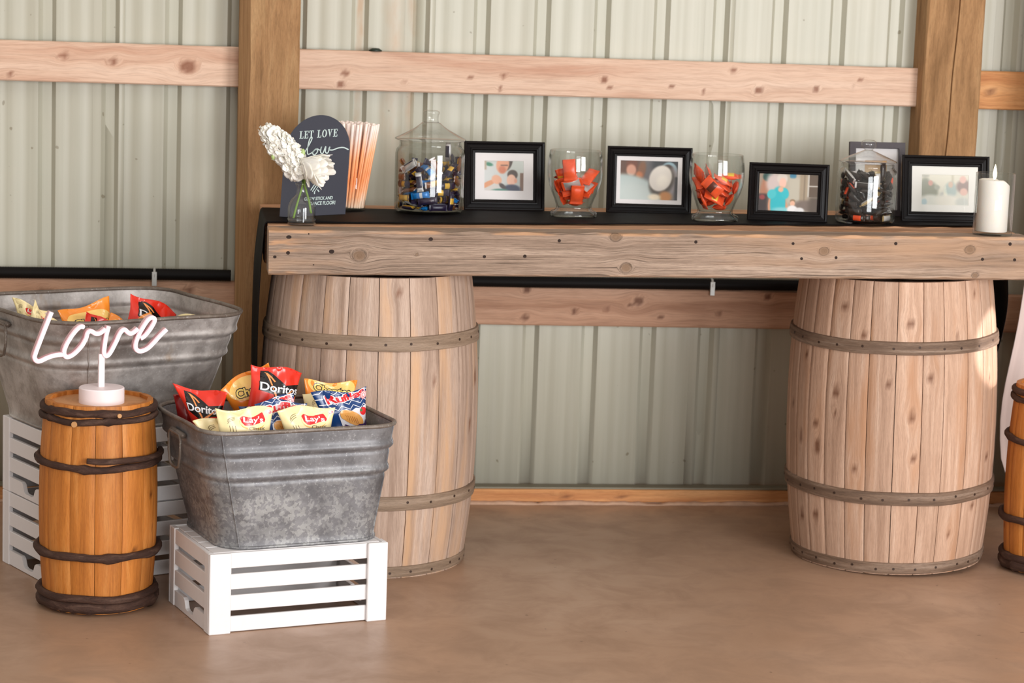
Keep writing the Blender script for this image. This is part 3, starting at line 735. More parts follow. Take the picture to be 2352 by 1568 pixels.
def ellipse(cx, cy, rx, ry, m, rot=0., n=24, a0=0., a1=2*PI):
    c, s = math.cos(rot), math.sin(rot); P = []
    for i in range(n):
        a = a0+(a1-a0)*i/(n if a1-a0 > 6.28 else n-1); x, y = rx*math.cos(a), ry*math.sin(a); P.append((cx+x*c-y*s, cy+x*s+y*c))
    return poly(P, m)
def stroke(pts, w, m, smooth=4):
    """ribbon along a polyline (Catmull-Rom smoothed)"""
    P = [Vector((p[0], p[1])) for p in pts]; Q = []
    if smooth > 1 and len(P) > 2:
        for i in range(len(P)-1):
            p0, p1, p2, p3 = P[max(i-1, 0)], P[i], P[i+1], P[min(i+2, len(P)-1)]
            for j in range(smooth):
                t = j/smooth; Q.append(.5*((2*p1)+(p2-p0)*t+(2*p0-5*p1+4*p2-p3)*t*t+(3*p1-p0-3*p2+p3)*t**3))
        Q.append(P[-1])
    else: Q = P
    V = []; F = []
    for i, q in enumerate(Q):
        d = Q[min(i+1, len(Q)-1)]-Q[max(i-1, 0)]; d = d.normalized() if d.length > 0 else Vector((1, 0)); nrm = Vector((-d.y, d.x))*w/2
        V += [tuple(q+nrm), tuple(q-nrm)]
    for i in range(len(Q)-1): F.append((2*i, 2*i+1, 2*i+3, 2*i+2))
    return (V, F, m)
def rects(rs, m):
    V = []; F = []
    for (a, b, c, d) in rs:
        n = len(V); V += [(a, b), (c, b), (c, d), (a, d)]; F.append((n, n+1, n+2, n+3))
    return (V, F, m)
def lay(name, layers, mats, parent, surf, cut=0., clip=None, step=.0003):
    """print layers mapped on a surface surf(x, y, lift) -> Vector; cut = spacing of the cuts that let them follow the curve"""
    bm = bmesh.new(); zl = bm.verts.layers.float.new('lift')
    boxes = []
    for (V, F, m) in layers:
        bb = (min(v[0] for v in V), min(v[1] for v in V), max(v[0] for v in V), max(v[1] for v in V))
        lv = 1+max([l for (q, l) in boxes if q[0] < bb[2] and q[2] > bb[0] and q[1] < bb[3] and q[3] > bb[1]], default=0); boxes.append((bb, lv))
        vs = [bm.verts.new((x, y, 0)) for x, y in V]
        for v in vs: v[zl] = lv
        for f in F:
            try: fc = bm.faces.new([vs[i] for i in f]); fc.material_index = m
            except ValueError: pass
    big = [f for f in bm.faces if len(f.verts) > 4]
    if big: bmesh.ops.triangulate(bm, faces=big)
    xs = [v.co.x for v in bm.verts]; ys = [v.co.y for v in bm.verts]
    if clip:
        for (p, nn) in (((clip[0], 0, 0), (-1, 0, 0)), ((clip[2], 0, 0), (1, 0, 0)), ((0, clip[1], 0), (0, -1, 0)), ((0, clip[3], 0), (0, 1, 0))):
            bmesh.ops.bisect_plane(bm, geom=bm.verts[:]+bm.edges[:]+bm.faces[:], plane_co=p, plane_no=nn, clear_outer=True)
    if cut:
        for (ax, lo, hi) in ((0, min(xs), max(xs)), (1, min(ys), max(ys))):
            k = math.floor(lo/cut)+1
            while k*cut < hi:
                bmesh.ops.bisect_plane(bm, geom=bm.verts[:]+bm.edges[:]+bm.faces[:], plane_co=(k*cut, 0, 0) if ax == 0 else (0, k*cut, 0), plane_no=(1, 0, 0) if ax == 0 else (0, 1, 0)); k += 1
    for v in bm.verts:
        l = max(1., round(v[zl])) if v[zl] > 0 else 1.
        v.co = surf(v.co.x, v.co.y, .0005+step*l)
    me = bpy.data.meshes.new(name); bm.to_mesh(me); bm.free()
    for m in mats: me.materials.append(m)
    return link(bpy.data.objects.new(name, me), parent)
def flat(y=0.): return lambda a, b, l: Vector((a, y-l, b))
# slab-serif capitals for the sign, unit boxes
def serif_text(txt, x, y, h, m, adv=.16):
    out = []; sw = .22*h; th = .09*h
    for ch in txt:
        w = {'L': .72, 'E': .74, 'T': .80, 'O': .86, 'V': .86, ' ': .42}[ch]*h
        if ch == 'L': R = [(.12*h, 0, .12*h+sw, h), (0, 0, w, th), (0, h-th, .46*h, h), (w-.1*h, 0, w, .30*h)]
        elif ch == 'E': R = [(.12*h, 0, .12*h+sw, h), (0, 0, w, th), (0, h-th, w, h), (w-.1*h, 0, w, .28*h), (w-.1*h, .72*h, w, h), (.3*h, .46*h, .56*h, .55*h), (.5*h, .36*h, .58*h, .65*h)]
        elif ch == 'T': R = [(w/2-sw/2, 0, w/2+sw/2, h), (0, h-th, w, h), (0, .7*h, .09*h, h), (w-.09*h, .7*h, w, h), (w/2-.22*h, 0, w/2+.22*h, th)]
        elif ch == 'V': R = [(0, h-th, .36*h, h), (w-.32*h, h-th, w, h)]
        else: R = []
        if R: out.append(rects([(x+a, y+b, x+c, y+d) for a, b, c, d in R], m))
        if ch == 'V':
            out.append(poly([(x+.06*h, y+h), (x+.29*h, y+h), (x+.52*h, y+.25*h), (x+.42*h, y)], m)); out.append(poly([(x+.42*h, y), (x+.52*h, y+.25*h), (x+.77*h, y+h), (x+.66*h, y+h)], m))
        if ch == 'O':
            V = []; F = []; n = 24
            for i in range(n):
                a = 2*PI*i/n; c, s = math.cos(a), math.sin(a); V += [(x+w/2+w/2*c, y+h/2+h/2*s), (x+w/2+(w/2-sw)*c, y+h/2+(h/2-th*.8)*s)]
            for i in range(n): F.append((2*i, 2*i+1, (2*i+3) % (2*n), (2*i+2) % (2*n)))
            out.append((V, F, m))
        x += w+adv*h
    return out

# ------------------------------------------------------------------ the lit sign on the keg
M_LAMPWHITE = plain('white_lamp_plastic', (240, 226, 226), .45, var=.02)
M_PINK = plain('pink_acrylic_backing', (242, 196, 202), .3, var=.03)
def emit(name, col, e):
    t = NT(name); em = t.n('ShaderNodeEmission'); em.inputs[0].default_value = (*col, 1); em.inputs[1].default_value = e
    t.l(em.outputs[0], t.out.inputs['Surface']); return t.mat
M_NEON = emit('lit_white_neon', (1., .95, .96), 1.05)
KZ = .5695
lamp = thing('neon_lamp', 'lit white neon word sign on a round white base standing on the keg', 'lamp', (.226, -1.348, KZ), math.radians(17))
B().lathe([(.0, 0), (.0605, 0), (.0625, .002), (.0625, .043), (.0605, .0455), (0, .0455)], 56).build('lamp_base', M_LAMPWHITE, lamp); auto_smooth(lamp.children[0], .5)
px = 817.
def Z1(x, y): return ((x/7.84-233.5)/px, (886-(640+y/7.84))/px)
def Z2(x, y): return ((260+x/7.84-233.5)/px, (886-(640+y/7.84))/px)
strokes = [[Z1(*p) for p in ((915, 565), (840, 760), (745, 1010), (640, 1300), (632, 1375), (670, 1425), (730, 1425), (830, 1380), (930, 1345), (1030, 1328), (1115, 1325))],
           [Z1(*p) for p in ((1475, 850), (1430, 838), (1370, 870), (1280, 975), (1195, 1110), (1140, 1240), (1138, 1325), (1175, 1368), (1240, 1360), (1330, 1300), (1440, 1180), (1510, 1050), (1535, 960), (1575, 925), (1620, 935), (1675, 970), (1740, 970), (1800, 935), (1850, 890))],
           [Z1(*p) for p in ((1905, 845), (1870, 980), (1840, 1160), (1828, 1310), (1855, 1375), (1905, 1360), (1960, 1280), (2040, 1120), (2100, 985), (2150, 925), (2195, 920), (2240, 965), (2290, 990), (2350, 965), (2420, 905))],
           [Z2(*p) for p in ((430, 1085), (500, 1040), (590, 930), (660, 810), (672, 740), (620, 715), (550, 760), (470, 880), (400, 1010), (350, 1150), (345, 1250), (390, 1305), (460, 1310), (560, 1265), (660, 1170), (760, 1060), (840, 980), (892, 935))]]
def catmull(P, n=6):
    P = [Vector(p) for p in P]; Q = []
    for i in range(len(P)-1):
        p0, p1, p2, p3 = P[max(i-1, 0)], P[i], P[i+1], P[min(i+2, len(P)-1)]
        for j in range(n):
            t = j/n; Q.append(.5*((2*p1)+(p2-p0)*t+(2*p0-5*p1+4*p2-p3)*t*t+(3*p1-p0-3*p2+p3)*t**3))
    Q.append(P[-1]); return Q
neon = B(); back = B()
for st in strokes:
    Q = catmull([(x, 0, z+.0) for x, z in st])
    neon.tube([(p.x, -.004, p.z) for p in Q], .0050, 10)
    # backing: a deep rounded profile behind the tube
    base = len(back.v); N = len(Q); prof = [(-.0062, -.001), (-.0068, .017), (-.005, .022), (.005, .022), (.0068, .017), (.0062, -.001)]; m = len(prof)
    for i, p in enumerate(Q):
        d = Q[min(i+1, N-1)]-Q[max(i-1, 0)]; d.normalize(); nn = Vector((-d.z, 0, d.x))
        for (a, y) in prof: q = p+nn*a; back.v.append((q.x, y, q.z)); back.g.append((0, 0, 0))
    for i in range(N-1):
        for j in range(m): back.f.append((base+i*m+j, base+i*m+(j+1) % m, base+(i+1)*m+(j+1) % m, base+(i+1)*m+j)); back.m.append(0)
    back.f.append(tuple(base+j for j in range(m))); back.f.append(tuple(base+(N-1)*m+j for j in range(m))); back.m += [0, 0]
nb = back.build('letter_backing', M_PINK, lamp, False); nb.location = (.006, 0, .0455); nb.scale.x = 1.035; auto_smooth(nb, .7)
nn_ = neon.build('neon_tube', M_NEON, lamp, True); nn_.location = (.006, 0, .0455); nn_.scale.x = 1.035; nn_['label'] = 'glowing white script tube reading Love'
B().box(-.0085, .0085, .0, .012, .043, .137, .0015).build('stand_strip', M_LAMPWHITE, lamp)

# ------------------------------------------------------------------ arched sign
M_SLATE = plain('slate_blue_acrylic', (66, 68, 80), .45, var=.03)
M_CHALK = plain('pale_mint_lettering', (214, 232, 230), .6, var=.02)
M_GOLD = plain('gold_dot', (226, 180, 140), .3, metal=.3)
sg = thing('arched_sign', 'dark slate arched sign with pale lettering behind the flower vase', 'sign', (.733, -.730, 1.0335), math.radians(-13))
sg.rotation_euler = (math.radians(-17), math.radians(-6.6), math.radians(-33))
SW, SH = .226, .312; n = 40
P = [(0, 0), (SW, 0)]+[(SW/2+SW/2*math.cos(PI*i/n), SH-SW/2+SW/2*math.sin(PI*i/n)) for i in range(n+1)]
V = [(x, y, z) for y in (0, .004) for x, z in P]; m = len(P)
F = [tuple(range(m)), tuple(range(m, 2*m))[::-1]]+[(i, i+m, (i+1) % m+m, (i+1) % m) for i in range(m)]
fix_normals(mesh('panel', V, F, M_SLATE, sg))
L = [([(.047+(x-.047)*.80, y) for x, y in P_], F_, m_) for P_, F_, m_ in serif_text('LET LOVE', .047, .234, .0235, 0, .12)]
L.append(stroke([(.040, .192), (.052, .200), (.058, .192), (.048, .180), (.040, .188), (.050, .196), (.056, .186), (.050, .162), (.038, .160), (.058, .178), (.074, .200), (.088, .226), (.090, .236), (.083, .232), (.078, .206), (.080, .186), (.094, .190), (.106, .200), (.112, .192), (.102, .182), (.096, .190), (.108, .200), (.120, .196), (.124, .206), (.122, .190), (.130, .186), (.138, .206), (.138, .190), (.146, .186), (.152, .204), (.149, .196), (.162, .194), (.180, .199), (.198, .199), (.214, .192)], .0036, 0, 5))
L.append(stroke([(.122, .112), (.098, .076)], .003, 0, 1)); L.append(stroke([(.128, .108), (.104, .072)], .003, 0, 1)); L.append(stroke([(.134, .104), (.110, .068)], .002, 0, 1))
for a, b in (((.126, .085), (.133, .087)), ((.121, .077), (.127, .070)), ((.112, .073), (.112, .064))): L.append(stroke([a, b], .0036, 0, 1))
L.append(word('GLOW STICK AND', .079, .046, .094, .0095, 0, off=.028)); L.append(word('DANCE FLOOR!', .098, .031, .084, .0105, 0, off=.028))
L = [([(x*1.05, y*1.03) for x, y in P_], F_, m_) for P_, F_, m_ in L]
lay('lettering', L, [M_CHALK], sg, flat(0))
q = B().lathe([(0, -.0005), (.0035, -.0005), (.003, .0012), (0, .0016)], 12).build('gold_dot', M_GOLD, sg); q.location = (.1065, -.0005, .0185); q.rotation_euler = (PI/2, 0, 0)

# ------------------------------------------------------------------ glassware
M_GLASS = glass('clear_glass'); M_GLASS2 = glass('heavy_clear_glass', (.97, .975, .97), (.36, .39, .37), .02, 1.25)
def vessel(outer, wall, base):
    """closed double wall from an outer profile (bottom to rim)"""
    inner = [(max(.001, r-wall), max(z, base)) for r, z in outer if z >= base-.001]
    for (r0_, z0_), (r1_, z1_) in zip(outer, outer[1:]):
        if z0_ < base <= z1_: inner = [(r0_+(r1_-r0_)*(base-z0_)/(z1_-z0_)-wall*1.6, base)]+inner
    return [(0, outer[0][1])]+outer+[(outer[-1][0]-wall/2, outer[-1][1]+wall*.4)]+inner[::-1]+[(0, base)]
# flower vase
vz = ztab(.79)+.001
vase = thing('bud_vase', 'small ribbed clear glass bud vase with white flowers', 'vase', (.790, -.925, vz), .2)
vp = [(.040, 0), (.0420, .004), (.0420, .012), (.0405, .018), (.0405, .050), (.038, .062), (.031, .076), (.021, .086), (.0165, .092), (.0155, .108), (.0175, .114), (.0205, .118), (.0205, .123)]
o = B().lathe(vessel(vp, .0034, .016), 48, wob=lambda a, z: 1+.035*(1 if .015 < z < .082 else 0)*abs(math.cos(4*a))-.01).build('bottle', M_GLASS2, vase, True)
B().tube([(.0405*math.cos(i*PI/16), .0405*math.sin(i*PI/16), .016) for i in range(32)], .0022, 6, closed=True).build('base_ridge', M_GLASS2, vase, True)
# flowers
M_STEM = plain('green_stem', (120, 156, 62), .5, var=.25, scale=60); M_LEAF = plain('dark_green_leaf', (58, 88, 34), .5, var=.3, scale=50)
M_PETAL = plain('cream_white_petal', (246, 242, 230), .6, var=.03, scale=50); M_BUD = plain('pale_green_bud', (168, 188, 122), .5, var=.2, scale=80)
for m_ in (M_PETAL,):
    p_ = m_.node_tree.nodes['Principled BSDF']; p_.inputs['Subsurface Weight'].default_value = .25; p_.inputs['Subsurface Radius'].default_value = (.02, .018, .012); p_.inputs['Subsurface Scale'].default_value = .2
def petal(b, org, dirv, nrm, Ln, Wd, curl, ruf, seed, m=0):
    dirv = Vector(dirv).normalized(); nrm = Vector(nrm); nrm = (nrm-dirv*nrm.dot(dirv)).normalized(); side = dirv.cross(nrm)
    base = len(b.v); nu, nv = 6, 6
    for i in range(nu+1):
        u = i/nu; wd = Wd*(.25+.75*math.sin(min(1, u*1.15)*PI*.62))*(1-smoothstep(.78, 1.05, u)*.55)
        for j in range(nv+1):
            v = j/nv*2-1
            p = Vector(org)+dirv*(Ln*u*(1-.06*v*v))+side*(wd*v)+nrm*(curl*u*u*Ln+.35*wd*v*v*(1-u)+ruf*noise.noise(Vector((u*3+seed, v*2.2, seed))))
            b.v.append(tuple(p)); b.g.append((0, 0, 0))
    for i in range(nu):
        for j in range(nv): a = base+i*(nv+1)+j; b.f.append((a, a+1, a+nv+2, a+nv+1)); b.m.append(m)
def petals_obj(b, name, parent):
    o = mesh(name, b.v, b.f, M_PETAL, parent, True); s = o.modifiers.new('thick', 'SOLIDIFY'); s.thickness = .0006; return o
rf = random.Random(11)
VB = Vector((.790, -.925, vz))
def VP(x, y, dy=0.): return VB+Vector(((x-687)/772., dy, (512-y)/772.))       # point beside the vase: photo-sized offsets from its foot
fl1 = thing('stock_flower', 'white stock flower stem leaning left out of the bud vase', 'flower', (0, 0, 0))
sp = catmull([VP(668, 497, -.004), VP(677, 460, -.004), VP(688, 418, 0), VP(684, 400), VP(668, 372), VP(645, 343), VP(622, 318), VP(604, 300)], 5)
B().tube(sp, [.0034-.0016*i/len(sp) for i in range(len(sp))], 8).build('stem', M_STEM, fl1, True)
axis = sp[int(len(sp)*.5):]
def floret(c, nd, size, sd):
    b = B(); nd = Vector(nd).normalized(); up = Vector((0, 0, 1)) if abs(nd.z) < .8 else Vector((1, 0, 0)); s1 = nd.cross(up).normalized(); s2 = nd.cross(s1)
    for ring, (k, op, sc) in enumerate(((5, .98, 1.), (3, .45, .7))):
        for i in range(k):
            a = 2*PI*(i+.35*ring)/k+sd; d = (s1*math.cos(a)+s2*math.sin(a))*op+nd*(1.08-op)
            petal(b, c, d, nd*1.+d*-.2, size*sc*rf.uniform(.85, 1.15), size*.56*sc, rf.uniform(-.3, .1), size*.22, sd+i+ring*7)
    return petals_obj(b, 'floret', fl1)
k = 0
for q, rad, cnt in ((.02, .030, 4), (.18, .034, 5), (.34, .036, 5), (.50, .035, 5), (.66, .031, 4), (.82, .025, 3), (.97, .014, 3)):
    c = axis[min(len(axis)-1, int(q*len(axis)))]
    for i in range(cnt):
        a = 2*PI*i/cnt+q*9; d = Vector((math.cos(a)*.9, math.sin(a)*.7-.35, math.sin(a)*.2+math.cos(a)*.65)).normalized()
        floret(c+d*rad*.8, d, .0290*(1.1-.35*q), k*1.7); k += 1
for (x, y, dy, r) in ((656, 329, -.01, .0055), (686, 347, -.012, .0075), (597, 297, 0, .005), (619, 357, -.018, .0065)):
    b = B().lathe([(0, -r*1.7), (r*.75, -r), (r, 0), (r*.6, r*1.2), (0, r*1.6)], 12); o = b.build('bud', M_BUD, fl1, True); o.location = VP(x, y, dy)
fl2 = thing('daisy_bloom', 'large white pointed petal bloom hanging right over the bud vase', 'flower', (0, 0, 0))
st = catmull([VP(708, 485, -.004), VP(702, 455, -.002), VP(692, 420, 0), VP(693, 400, -.01), VP(700, 388, -.02)], 5)
B().tube(st, .0034, 8).build('stem', M_STEM, fl2, True)
hc = VP(688, 366, -.036); hd = Vector((.80, -.30, -.40)).normalized(); s1 = hd.cross(Vector((0, 0, 1))).normalized(); s2 = hd.cross(s1)
for ring, (kn_, op, ln) in enumerate(((10, .95, .088), (9, .66, .100), (8, .40, .098), (6, .18, .080))):
    for i in range(kn_):
        a = 2*PI*(i+.5*ring)/kn_+.3; d = (s1*math.cos(a)+s2*math.sin(a))*op+hd
        b = B(); petal(b, hc-hd*.012, d, -(s1*math.cos(a)+s2*math.sin(a))+hd*.4, ln*rf.uniform(.8, 1.12), .0200, rf.uniform(-.02, .16), .003, ring*11+i); petals_obj(b, 'petal', fl2)
for i in range(8):                                                                       # leaves gathered at the neck
    b = B(); a = rf.uniform(0, 6.28); petal(b, VP(690, 420, 0), (.5*math.cos(a)-.1, .4*math.sin(a), 1.25), (math.cos(a), math.sin(a), .2), rf.uniform(.035, .052), .0055, rf.uniform(-.2, .3), .001, i)
    o = mesh('leaf', b.v, b.f, M_LEAF, fl2 if i % 2 else fl1, True); s = o.modifiers.new('thick', 'SOLIDIFY'); s.thickness = .0006

# glow sticks in a glass
def stickmat():
    t = NT('peach_glow_stick'); u = t.n('ShaderNodeTexCoord').outputs['Generated']; z = t.sep(t.attr('g').outputs['Vector'])[0]; nz = t.noise(t.obj(), 30, 2)
    zz = t.math('ADD', t.math('DIVIDE', z, .265), t.math('MULTIPLY', t.math('SUBTRACT', t.rand(), .5), .12))
    c = t.ramp(zz, [(.02, lin((250, 216, 190))), (.16, lin((246, 176, 128))), (.35, lin((242, 150, 92))), (.62, lin((248, 176, 124))), (.78, lin((246, 206, 182))), (.9, lin((242, 224, 214)))])
    t.l(c, t.p.inputs['Base Color']); t.p.inputs['Roughness'].default_value = .35
    t.p.inputs['Subsurface Weight'].default_value = .2; t.p.inputs['Subsurface Radius'].default_value = (.02, .01, .006); t.p.inputs['Subsurface Scale'].default_value = .3
    return t.mat
M_STICK = stickmat()
gx, gy = .966, -.515; gz = ztab(gx)+.004
gv = thing('stick_glass', 'straight clear glass holding the bunch of peach glow sticks', 'glass', (gx, gy, gz))
B().lathe(vessel([(.040, 0), (.0425, .004), (.0425, .168)], .003, .008), 48).build('glass_wall', M_GLASS, gv, True)
sb = B().tube([(0, 0, z) for z in (0, .0008, .004, .03, .06, .09, .12, .15, .18, .21, .24, .2642, .265)], [.0032, .0046]+[.0049]*9+[.0046, .0032], 8)
st0 = sb.build('glow_stick', M_STICK, None, True); ns = 0
for ring, (cnt, r0_, r1_) in enumerate(((1, 0, 0), (6, .010, .018), (12, .0205, .036), (17, .0295, .052), (23, .0345, .068))):
    for i in range(cnt):
        o = st0 if ns == 0 else st0.copy()
        if ns: COL.objects.link(o)
        a = 2*PI*i/cnt+ring*.4+rf.uniform(-.05, .05); tw = a+rf.uniform(.1, .5)
        p0 = Vector((gx+r0_*math.cos(a), gy+r0_*math.sin(a), gz+.0095+rf.uniform(0, .004))); rr_ = min(r1_, .072)*rf.uniform(.85, 1.1)
        p1 = Vector((gx+rr_*math.cos(tw)+.006, gy+rr_*math.sin(tw), gz+.255))
        o.location = p0; o.rotation_euler = (p1-p0).to_track_quat('Z', 'Y').to_euler()
        xx_ = p1.x-gx; ps_ = ('far left' if xx_ < -.045 else 'left' if xx_ < -.015 else 'middle' if xx_ < .02 else 'right' if xx_ < .05 else 'far right'); fb_ = ('front' if p1.y < gy-.03 else 'back' if p1.y > gy+.03 else 'centre')
        tag(o, 'peach glow stick with its tip at the '+ps_+', '+fb_+' row of the bunch', 'glow stick', 'glow sticks in the straight glass'); ns += 1

# candy jars
def jar(name, label, loc, body, lid, knob):
    t = thing(name, label, 'jar', loc)
    B().lathe(vessel(body, .0045, .010), 64).build('glass_body', M_GLASS, t, True)
    l = B().lathe(lid, 64).build('lid', M_GLASS2, t, True)
    B().lathe(knob, 40).build('knob', M_GLASS2, l, True); return t
j1 = (1.205, -.545, ztab(1.205)+.004)
jar('candy_jar', 'large round lidded glass jar full of purple and gold chocolates', j1,
    [(.092, 0), (.103, .004), (.1075, .012), (.1085, .04), (.1085, .185), (.105, .198), (.098, .205), (.096, .210), (.0965, .222)],
    [(.0, .226), (.106, .226), (.1115, .229), (.1105, .232), (.098, .238), (.075, .250), (.052, .262), (.036, .274), (.028, .281), (.0, .281)],
    [(.0, .280), (.024, .281), (.022, .290), (.023, .305), (.026, .309), (.0255, .315), (.018, .319), (.0, .320)])
j2 = (2.568, -.700, ztab(2.568)+.004)
jar('candy_jar', 'smaller lidded glass jar full of dark chocolates in front of the grey frame', j2,
    [(.080, 0), (.090, .004), (.0935, .012), (.0940, .03), (.0940, .152), (.091, .164), (.084, .171), (.082, .176), (.0825, .184)],
    [(.0, .188), (.082, .188), (.0905, .191), (.0895, .194), (.078, .200), (.055, .210), (.036, .218), (.022, .224), (.012, .228), (.0, .228)],
    [(.0, .2275), (.012, .228), (.014, .231), (.022, .236), (.0245, .246), (.022, .255), (.014, .260), (.0, .261)])
def tumbler(label, loc):
    t = thing('candy_glass', label, 'glass', loc)
    B().lathe(vessel([(.068, 0), (.0735, .004), (.0745, .010), (.071, .017), (.060, .022), (.0545, .028), (.0555, .036), (.064, .060), (.076, .088), (.0835, .115), (.0862, .140), (.0855, .165), (.0825, .190), (.0805, .206)], .003, .030), 64).build('glass_wall', M_GLASS, t, True)
    B().lathe([(0, .001), (.066, .001), (.066, .012), (.050, .024), (.050, .029), (0, .029)], 48).build('thick_foot', M_GLASS2, t, True); return t
g1 = (1.652, -.625, ztab(1.652)+.004); g2 = (2.086, -.700, ztab(2.086)+.004)
tumbler('stemless glass of orange wrapped candies left of the middle frames', g1)
tumbler('fuller stemless glass of orange wrapped candies beside the cup photo', g2)

